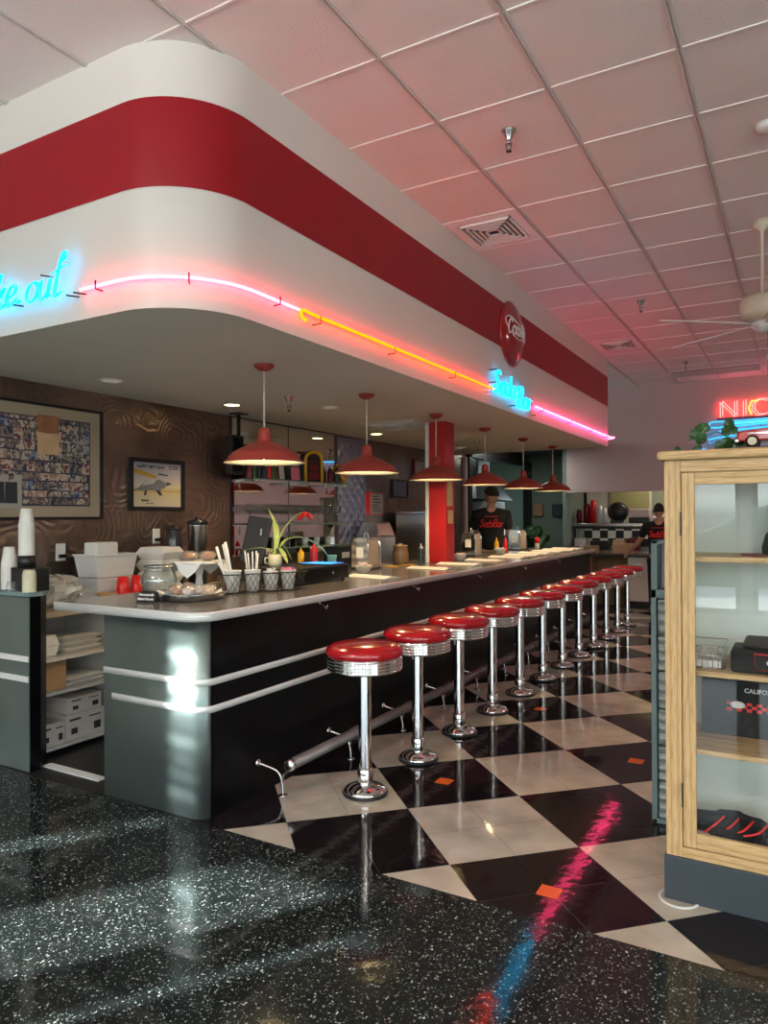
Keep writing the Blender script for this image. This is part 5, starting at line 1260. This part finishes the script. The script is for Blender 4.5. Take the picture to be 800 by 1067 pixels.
b = MB(); b.tube(spline([(.02, .06, .05), (-.03, .0, .09), (-.08, -.03, .07), (-.14, -.04, .06)], 5), .0025, 5); b.tube(spline([(.02, .06, .05), (.0, -.03, .03), (-.08, -.07, .01), (-.22, -.14, .008)], 5), .002, 5); b.build('vine', 'leaf', ct)
b = MB(); b.tube(spline([(-.12, -.05, .0), (-.08, -.04, .05), (-.04, -.04, .04), (.0, -.05, .0)], 5), .002, 5); b.build('support_wire', 'dark_red', ct)
# toy truck
tk = thing('toy_truck', 'red vintage toy car with whitewall wheels on top of the oak cabinet', 'toy car', (-.07, 3.13, 1.709), 0)
MB().at(.10, 0, 0).box(-.24, .22, -.07, .07, -.0135, .002).build('stand', 'black', tk, bevel=.002)
rp = mat('toy_red_paint', (.42, .015, .012), .2, coat=.8)
prof = [(-.135, .025), (-.137, .052), (-.125, .064), (-.05, .072), (.0, .074), (.03, .074), (.045, .105), (.12, .108), (.145, .075), (.25, .066), (.26, .03)]
b = MB(); n = len(prof); vs = [(x_, -.052, z_) for x_, z_ in prof] + [(x_, .052, z_) for x_, z_ in prof]
b._a(vs, [tuple(range(n)), tuple(reversed(range(n, 2 * n)))] + [(k, (k + 1) % n, n + (k + 1) % n, n + k) for k in range(n)], False); b.build('body', rp, tk, bevel=.006)
MB().box(.04, .13, -.0535, .0535, .078, .102).build('window', 'black_panel', tk); MB().box(-.145, -.130, -.054, .054, .022, .034).build('bumper', 'chrome', tk, bevel=.003)
MB().box(-.10, .2, -.0545, -.052, .052, .056).build('side_trim', 'chrome', tk)
for x in (-.085, .185):
    for s_ in (-1, 1):
        w_ = MB().at(x, s_ * .047, .024, rx=-PI / 2 * s_).lathe([(.001, .012), (.008, .012), (.022, .009), (.025, .004), (.025, -.008)], 22).build('wheel', 'black', tk)
        MB().at(x, s_ * .047, .024, rx=-PI / 2 * s_).lathe([(.001, .0145), (.012, .0135), (.0155, .0125)], 22, cap=False).build('whitewall', 'mug', w_)
for s_ in (-1, 1): MB().at(-.137, s_ * .035, .05, ry=-PI / 2).lathe([(.010, 0), (.009, .004), (.001, .006)], 12).build('headlight', 'chrome', tk)

# glass block divider behind the cabinet
gb = thing('glass_block_divider', 'grey-teal framed glass block divider behind the oak cabinet', 'divider', (-.1, 3.66, 0))
gx, gy = .1, -3.66
G = lambda: MB().at(gx, gy)
G().box(-.615, -.590, 3.60, 3.72, 0, 1.10).box(-.615, .5, 3.60, 3.72, 0, .02).box(-.615, .5, 3.60, 3.72, 1.06, 1.10).box(.47, .5, 3.6, 3.72, 0, 1.1).build('frame', 'teal_frame', gb, bevel=.003)
G().box(-.615, -.585, 3.61, 3.71, 1.10, 1.335).box(-.615, .5, 3.61, 3.71, 1.315, 1.335).box(.47, .5, 3.61, 3.71, 1.10, 1.335).build('upper_frame', 'teal_frame', gb, bevel=.003)
G().box(-.585, -.575, 3.62, 3.70, 1.10, 1.315).box(-.585, .47, 3.62, 3.70, 1.10, 1.11).build('inner_frame', 'black', gb)
G().box(-.575, .47, 3.65, 3.67, 1.11, 1.315).build('upper_panel', 'lilac', gb)
for j in range(6):
    for i in range(6):
        x = -.588 + .176 * i; z = .022 + .173 * j
        G().box(x, x + .168, 3.615, 3.705, z, z + .166).build('glass_block', 'glassblock', gb, bevel=.008)

# ------------------------------------------------------------------ kitchen pass at the far end
kc = thing('kitchen_counter', 'kitchen counter with open shelf and white base at the far end of the room', 'counter', (-2.5, 11.95, 0))
K = lambda: MB().at(2.5, -11.95)
K().box(-3.5, -1.0, 11.60, 12.2, .80, .845).build('worktop', mat('dark_worktop', (.06, .045, .045), .3), kc, bevel=.004)
K().box(-2.33, -1.0, 11.66, 12.2, .12, .80).build('white_base', 'white', kc, bevel=.004)
K().box(-3.5, -2.33, 12.1, 12.2, .0, .80).box(-3.5, -3.44, 11.66, 12.2, 0, .80).box(-2.93, -2.89, 11.66, 12.1, 0, .80).build('side_panel', 'brown', kc)
K().box(-3.44, -2.33, 11.68, 12.1, .30, .33).build('shelf', 'brown', kc); K().box(-2.33, -1.0, 11.72, 12.2, 0, .12).build('toe_kick', 'black', kc)
for k in range(4):
    t = thing('bread_basket', 'brown basket under the kitchen counter, %s from left' % ['first', 'second', 'third', 'fourth'][k], 'basket', (-3.31 + .245 * k + (.10 if k > 1 else 0), 11.88, .3305), 0, 'baskets under the kitchen counter')
    MB().lathe([(.07, 0), (.10, .08), (.11, .15), (.1, .15), (.06, .02), (.001, .02)], 18).build('bowl', 'tan', t); b = MB().at(0, 0, .15); crumple(b, .08, 60 + k, 12, 8, (1, 1, .6), .2); b.build('bread', 'pastry', t)
ks = thing('heat_shelf', 'long steel heat shelf above the kitchen pass', 'shelf', (-2.3, 12.75, 1.3)); MB().box(-1.15, 2.0, -.18, .18, -.03, .02).build('plate', 'chrome_dull', ks, bevel=.004); MB().box(-1.15, 2.0, -.16, .16, -.075, -.03).build('rail', 'black', ks)
for x in (-1.1, 1.9): MB().box(x, x + .03, -.1, .1, -.435, -.075).build('post', 'stainless', ks)
pc_ = thing('prep_counter', 'steel prep counter in the kitchen under the heat shelf', 'counter', (-2.0, 12.9, 0)); MB().box(-1.44, 1.8, -.42, .45, 0, .86).build('body', 'stainless', pc_, bevel=.004)
ZH = 1.3205
for k, (x, h, r_, m_, lab) in enumerate(((-3.36, .24, .05, 'dark_red', 'short dark red cup stack at the left of the heat shelf'), (-3.23, .34, .06, 'dark_red', 'tall dark red cup stack on the heat shelf'), (-3.12, .40, .055, 'red', 'tallest red cup stack on the heat shelf'), (-3.0, .30, .045, 'white', 'white cup stack on the heat shelf'), (-2.92, .26, .04, 'white', 'small white cup stack on the heat shelf'))):
    tag(MB().lathe([(.001, 0), (r_, 0), (r_ * .98, h * .75), (r_ * .7, h), (.001, h)], 18).build('cup_stack', m_, loc=(x, 12.72, ZH)), lab, 'cups')
t = thing('pan', 'dark round pan standing on the heat shelf', 'pan', (-2.72, 12.8, ZH)); MB().at(0, 0, .19, rx=PI / 2).lathe([(.001, .02), (.13, .02), (.17, -.03), (.175, -.03), (.13, .028), (.001, .028)], 28).build('dish', 'black', t); MB().box(-.1, .1, -.12, .02, 0, .05).build('base', 'screen_off' if 'screen_off' in M else 'plinth', t)
t = thing('container', 'white and black food container on the heat shelf', 'container', (-2.35, 12.75, ZH)); MB().box(-.16, .16, -.1, .1, 0, .10).build('tub', 'black', t, bevel=.01); MB().box(-.15, .17, -.1, .1, .10, .24).build('pack', 'icing', t, bevel=.01)
t = thing('container', 'pale pink bundle on the heat shelf left of the second employee', 'container', (-1.98, 12.75, ZH)); b = MB().at(0, 0, .08); crumple(b, .13, 81, 18, 10, (1.2, .8, .6), .15); b.build('bundle', 'icing', t)
for k, (x, w, h, m_, lab) in enumerate(((-3.3, .2, .2, 'icing', 'pinkish box at the left of the prep counter'), (-2.98, .3, .16, 'black', 'black box on the prep counter'), (-2.65, .2, .18, 'tan', 'tan box on the prep counter'), (-2.4, .16, .22, 'dark_red', 'dark red box on the prep counter'))):
    t = thing('carton', lab, 'box', (x, 12.62, .8605)); MB().box(-w / 2, w / 2, -.08, .08, 0, h).build('box_body', m_, t, bevel=.006)
for k, (x, w, h, m_, lab) in enumerate(((-2.45, .30, .16, 'tan', 'cream carton on the kitchen counter'), (-2.95, .22, .12, 'brown', 'brown carton on the kitchen counter'), (-3.25, .2, .1, 'black', 'black tray on the kitchen counter'))):
    t = thing('carton', lab, 'box', (x, 11.9, .8455)); MB().box(-w / 2, w / 2, -.08, .08, 0, h).build('box_body', m_, t, bevel=.006)
# side kitchen: hood and fridge seen through the black framed opening
t = thing('range_hood', 'black range hood behind the framed opening', 'hood', (-5.3, 12.6, 1.75)); MB().frustum((.45, .9), (.25, .5), .0, .35).box(-.2, .2, -.3, .3, .35, .86).build('hood', 'black', t, bevel=.02); 
t = thing('fridge', 'pale fridge door with papers behind the employee', 'fridge', (-5.2, 12.6, 0)); MB().box(-.35, .35, -.45, .45, 0, 1.72).build('cabinet', mat('fridge_enamel', (.42, .42, .40), .4), t, bevel=.02)
MB().box(.351, .354, -.25, .05, 1.2, 1.55).build('papers', 'paper', t); MB().box(.352, .37, .34, .37, .9, 1.4).build('handle', 'chrome_dull', t)
t = thing('counter_unit', 'steel unit behind the framed opening', 'counter', (-5.1, 11.2, 0)); MB().box(-.35, .35, -.6, .6, 0, 1.25).build('cabinet', 'stainless', t, bevel=.01)
for k, (y, z, m_, lab) in enumerate(((0, 1.45, 'brown', 'brown box fixed on the sage wall'), (.4, 1.45, 'plinth', 'blue-grey box fixed on the sage wall'))):
    t = thing('wall_box', lab, 'box', (-4.3 + y * .9, 13.36, z)); MB().box(-.09, .09, -.05, .04, 0, .22).build('box_body', m_, t, bevel=.006)
t = thing('plant_stand', 'dark plant on the back counter at the sage wall', 'plant', (-4.15, 12.7, 0)); MB().cyl(.15, 0, .9, 16).build('stand', 'black', t); b = MB().at(0, 0, 1.05); crumple(b, .2, 91, 22, 14, (1, 1, 1.1), .3); b.build('foliage', 'leaf', t)

# ------------------------------------------------------------------ people
def skin_obj(name, joints, edges, root, matname, parent, subs=2):
    me = bpy.data.meshes.new(name); me.from_pydata([j[0] for j in joints], edges, []); o = bpy.data.objects.new(name, me); COL.objects.link(o)
    md = o.modifiers.new('skin', 'SKIN'); md.use_smooth_shade = True
    sv = me.skin_vertices[0].data if me.skin_vertices else None
    if sv is None:
        bm = bmesh.new(); bm.from_mesh(me); bm.verts.layers.skin.verify(); bm.to_mesh(me); bm.free(); sv = me.skin_vertices[0].data
    for k, j in enumerate(joints):
        r_ = j[1] if isinstance(j[1], tuple) else (j[1], j[1]); sv[k].radius = r_; sv[k].use_root = (k == root)
    s_ = o.modifiers.new('sub', 'SUBSURF'); s_.levels = subs; s_.render_levels = subs
    dg = bpy.context.evaluated_depsgraph_get(); m2 = bpy.data.meshes.new_from_object(o.evaluated_get(dg)); bpy.data.objects.remove(o)
    m2.name = name
    return m2
def person(label, x, y, rz, H_, arms, headrz, shirt_mark, loc_z=0):
    """front = -y in local space; H_ = height; arms = elbow/hand positions as fractions of height"""
    t = thing('person', label, 'person', (x, y, loc_z), rz)
    h = H_
    J = []; E_ = []
    def j(p_, r_): J.append(((p_[0] * h, p_[1] * h, p_[2] * h), (r_[0] * h, r_[1] * h) if isinstance(r_, tuple) else r_ * h)); return len(J) - 1
    pel = j((0, 0, .52), (.085, .062)); wa = j((0, -.004, .60), (.078, .055)); ch = j((0, -.004, .70), (.092, .064)); sh = j((0, .004, .78), (.066, .046)); nk = j((0, .006, .845), .031); hd0 = j((0, .0, .885), .036)
    E_ += [(pel, wa), (wa, ch), (ch, sh), (sh, nk), (nk, hd0)]
    for s_ in (-1, 1):
        hip = j((s_ * .05, 0, .48), .052); kn = j((s_ * .055, -.005, .27), .034); an = j((s_ * .058, .01, .045), .022); toe = j((s_ * .066, -.08, .018), .018)
        E_ += [(pel, hip), (hip, kn), (kn, an), (an, toe)]
        el, ha = arms[0 if s_ < 0 else 1]
        s1 = j((s_ * .105, .004, .782), .029); e1 = j(el, .024); w1 = j(ha, .016); E_ += [(sh, s1), (s1, e1), (e1, w1)]
        d_ = (Vector(ha) - Vector(el)).normalized(); side = Vector((d_.y, -d_.x, 0)); side = side.normalized() if side.length > .1 else Vector((0, 1, 0))
        pm = Vector(ha) + d_ * .03; pi = j(tuple(pm), (.019, .012)); E_.append((w1, pi))
        for f in range(4):
            o_ = side * (f - 1.5) * .0105; L_ = (.028, .034, .032, .025)[f]
            a_ = j(tuple(pm + o_ + d_ * .022), .0058); b_ = j(tuple(pm + o_ + d_ * (.022 + L_ * .5) + Vector((0, 0, -.006))), .0052); c_ = j(tuple(pm + o_ + d_ * (.022 + L_ * .9) + Vector((0, 0, -.016))), .0045)
            E_ += [(pi, a_), (a_, b_), (b_, c_)]
        a_ = j(tuple(pm - side * .022 + d_ * .004), .0062); b_ = j(tuple(pm - side * .03 + d_ * .024), .005); E_ += [(pi, a_), (a_, b_)]
    body = skin_obj('body', J, E_, 0, 'skin', t)
    # head
    hb = MB().at(0, -.006 * h, .932 * h, rz=headrz)
    def face(u, v):
        a = u * 2 * PI; b_ = v * PI; z_ = -math.cos(b_); rr_ = math.sin(b_)
        x_ = .043 * rr_ * math.cos(a) * (1 - .18 * max(0, -z_)); y_ = .055 * rr_ * math.sin(a)
        if y_ < 0: y_ -= .008 * max(0, 1 - abs(x_) / .012) * max(0, 1 - abs(z_ + .15) / .28)   # nose
        if y_ > 0: y_ *= 1.02
        return (x_ * h, y_ * h, z_ * .068 * h)
    hb.grid(face, 28, 20)
    for s_ in (-1, 1): hb.ell((s_ * .044 * h, .004 * h, -.004 * h), (.005 * h, .010 * h, .016 * h), 8, 6)
    hb.ell((0, -.052 * h, -.038 * h), (.013 * h, .004 * h, .004 * h), 8, 5)
    hb.cur = 1
    for s_ in (-1, 1): hb.ell((s_ * .017 * h, -.047 * h, .006 * h), (.007 * h, .004 * h, .004 * h), 8, 6)
    bm = bmesh.new(); bm.from_mesh(body)
    me2 = bpy.data.meshes.new('h'); me2.from_pydata(hb.v, [], hb.f); me2.polygons.foreach_set('material_index', hb.mi); me2.polygons.foreach_set('use_smooth', [True] * len(hb.f)); bm.from_mesh(me2); bm.to_mesh(body); bm.free(); bpy.data.meshes.remove(me2)
    body.materials.clear(); body.materials.append(M['skin']); body.materials.append(M['eye'])
    for p_ in body.polygons: p_.use_smooth = True
    o = bpy.data.objects.new('body', body); COL.objects.link(o); o.parent = t
    b = MB().at(0, -.006 * h, .936 * h, rz=headrz)
    def hair(u, v):
        a = u * 2 * PI; b_ = PI * (1 - (1 - v) * (.60 + .17 * max(0, math.sin(a)) ** .7)); z_ = -math.cos(b_); rr_ = math.sin(b_); fr_ = max(0, -math.sin(a))
        z_ = max(z_, -.1 + .75 * fr_ ** 1.5) if v < .35 else z_
        return (.0475 * rr_ * math.cos(a) * h, (.060 * rr_ * math.sin(a) + .002) * h, z_ * .073 * h)
    b.grid(hair, 28, 14).build('hair', 'hair', t, thick=.004)
    # shirt
    J.clear(); E_.clear()
    pel = j((0, 0, .50), (.098, .075)); wa = j((0, -.004, .60), (.095, .070)); ch = j((0, -.004, .70), (.104, .075)); sh = j((0, .004, .79), (.092, .064)); nk = j((0, .006, .848), .043)
    E_ += [(pel, wa), (wa, ch), (ch, sh), (sh, nk)]
    for s_ in (-1, 1):
        el, ha = arms[0 if s_ < 0 else 1]; s1 = j((s_ * .112, .004, .790), .048); m_ = Vector((s_ * .112, .004, .790)).lerp(Vector(el), .75); e1 = j(tuple(m_), .038); E_ += [(sh, s1), (s1, e1)]
    me = skin_obj('shirt', J, E_, 0, 'shirt', t); me.materials.clear(); me.materials.append(M['shirt']); o = bpy.data.objects.new('shirt', me); COL.objects.link(o); o.parent = t
    if shirt_mark:
        b = MB(); st, w = script('SodaBar', .055 * h / 1.8, .2, .75)
        def back(px_, pz_): return (px_, .0745 * h * math.sqrt(max(0, 1 - (px_ / (.16 * h)) ** 2)) + .012, pz_)
        for s_ in st:
            pts = [Vector(back(w / 2 - u, .70 * h + v)) for u, v in s_]; b.tube(spline(pts, 3), .0085, 5)
        b.box(-.09, .09, .0745 * h + .004, .0745 * h + .012, .725 * h + .09, .725 * h + .10)
        b.build('shirt_print', 'redtext', t)
    # trousers
    J.clear(); E_.clear()
    pel = j((0, 0, .52), (.090, .068)); 
    for s_ in (-1, 1):
        hip = j((s_ * .052, 0, .47), .060); kn = j((s_ * .056, -.005, .27), .044); an = j((s_ * .058, .01, .06), .034); E_ += [(pel, hip), (hip, kn), (kn, an)]
    me = skin_obj('trousers', J, E_, 0, 'trouser', t); me.materials.clear(); me.materials.append(M['trouser']); o = bpy.data.objects.new('trousers', me); COL.objects.link(o); o.parent = t
    b = MB()
    for s_ in (-1, 1): b.ell((s_ * .064 * h, -.045 * h, .02 * h), (.030 * h, .075 * h, .022 * h), 14, 8)
    b.build('shoes', 'black', t)
    return t
# local front is -y; the employee looks away from the camera and a little to the left
person('employee in a black T-shirt with red script on the back, standing behind the bar', -3.72, 9.45, R(180 + 22), 1.86,
       [((-.135, -.01, .63), (-.10, -.13, .60)), ((.14, -.03, .63), (.10, -.12, .58))], R(66), 2)
person('employee in a black shirt with a red print reaching left to the kitchen counter', -1.80, 11.25, R(180 + 8), 1.62,
       [((-.15, -.02, .64), (-.12, -.10, .52)), ((.17, -.05, .66), (.26, -.12, .56))], R(0), 1)

# ------------------------------------------------------------------ light
w = bpy.data.worlds.new('sky'); sc.world = w; w.use_nodes = True
nt = w.node_tree; bg = nt.nodes['Background']; bg.inputs['Strength'].default_value = 4.2
tc = _n(nt, 'ShaderNodeTexCoord'); sp = _n(nt, 'ShaderNodeSeparateXYZ'); nt.links.new(tc.outputs['Generated'], sp.inputs[0])
r_ = ramp(nt, [(0, (.25, .27, .26)), (.02, (.80, .90, .88)), (.35, (.72, .86, .95)), (1, (.45, .65, .9))]); nt.links.new(sp.outputs[2], r_.inputs[0]); nt.links.new(r_.outputs[0], bg.inputs['Color'])
l = bpy.data.lights.new('sun', 'SUN'); l.energy = 20; l.color = (.93, 1, .97); l.angle = R(.6)
o = bpy.data.objects.new('sun', l); COL.objects.link(o)
dr = Vector((.57, .82, -.35)); o.rotation_euler = dr.to_track_quat('-Z', 'Y').to_euler()
# daylight portals in the window openings
for (a, c, z0, z1) in wins:
    l = bpy.data.lights.new('window_portal', 'AREA'); l.shape = 'RECTANGLE'; l.size = c - a; l.size_y = z1 - z0; l.cycles.is_portal = True
    o = bpy.data.objects.new('window_portal', l); COL.objects.link(o); o.location = ((a + c) / 2, -3.02, (z0 + z1) / 2); o.rotation_euler = (R(90), 0, 0)
for (a, c, z0, z1) in fill_openings:  # portals for the added side openings
    l = bpy.data.lights.new('window_portal', 'AREA'); l.shape = 'RECTANGLE'; l.size = z1 - z0; l.size_y = c - a; l.cycles.is_portal = True
    o = bpy.data.objects.new('window_portal', l); COL.objects.link(o); o.location = (4.88, (a + c) / 2, (z0 + z1) / 2); o.rotation_euler = (0, R(90), 0)
# unseen lights added to brighten the rooms, no ceiling fixtures modelled
def fill_light(x, y, e, s=.6, col=(1, .93, .84), z=ZC - .03, sy=None):
    l = bpy.data.lights.new('unseen_fill', 'AREA'); l.shape = 'RECTANGLE'; l.size = s; l.size_y = sy or s; l.energy = e; l.color = col
    o = bpy.data.objects.new('unseen_fill', l); COL.objects.link(o); o.location = (x, y, z); return o
fill_light(1.8, -1.4, 30); fill_light(-2.6, -1.2, 30)
fill_light(-2.0, 12.9, 9, .5, (1, .9, .75), 2.45); fill_light(-5.4, 12.4, 14, .5, (.9, 1, .95), 2.55); fill_light(-3.9, 11.6, 7, .5, (.9, 1, .9), 2.58)
fill_light(2.5, 8.5, 30)
for x in (-2.2, 1.6):      # unseen lights added above the front windows to brighten the ceiling
    o = fill_light(x, -2.3, 95, 3.4, (1, .95, .88), 2.75, .3); o.rotation_euler = (R(152), 0, 0); o.data.spread = R(130); o.name = 'ceiling_fill'

# ------------------------------------------------------------------ camera
f, yaw, pitch, roll = 752.35, .5223, .00613, -.0039
v = Vector((-math.sin(yaw) * math.cos(pitch), math.cos(yaw) * math.cos(pitch), math.sin(pitch))); r0 = Vector((math.cos(yaw), math.sin(yaw), 0)); u0 = r0.cross(v)
r2 = r0 * math.cos(roll) + u0 * math.sin(roll); u2 = -r0 * math.sin(roll) + u0 * math.cos(roll)
cam = bpy.data.cameras.new('camera'); cam.sensor_fit = 'HORIZONTAL'; cam.sensor_width = 36; cam.lens = 36 * f / 800; cam.clip_start = .05
co = bpy.data.objects.new('camera', cam); COL.objects.link(co)
mw = Matrix((r2, u2, -v)).transposed().to_4x4(); mw.translation = (0, 0, 1.452); co.matrix_world = mw
sc.camera = co
sc.view_settings.view_transform = 'Standard'; sc.view_settings.look = 'None'; sc.view_settings.gamma = 1; sc.view_settings.use_curve_mapping = False
sc.view_settings.exposure = .6
cy = sc.cycles; cy.use_denoising = True; cy.max_bounces = 8; cy.diffuse_bounces = 4; cy.glossy_bounces = 4; cy.transmission_bounces = 6; cy.transparent_max_bounces = 8
cy.caustics_reflective = False; cy.caustics_refractive = False; cy.sample_clamp_indirect = 4; cy.sample_clamp_direct = 0; cy.blur_glossy = .5
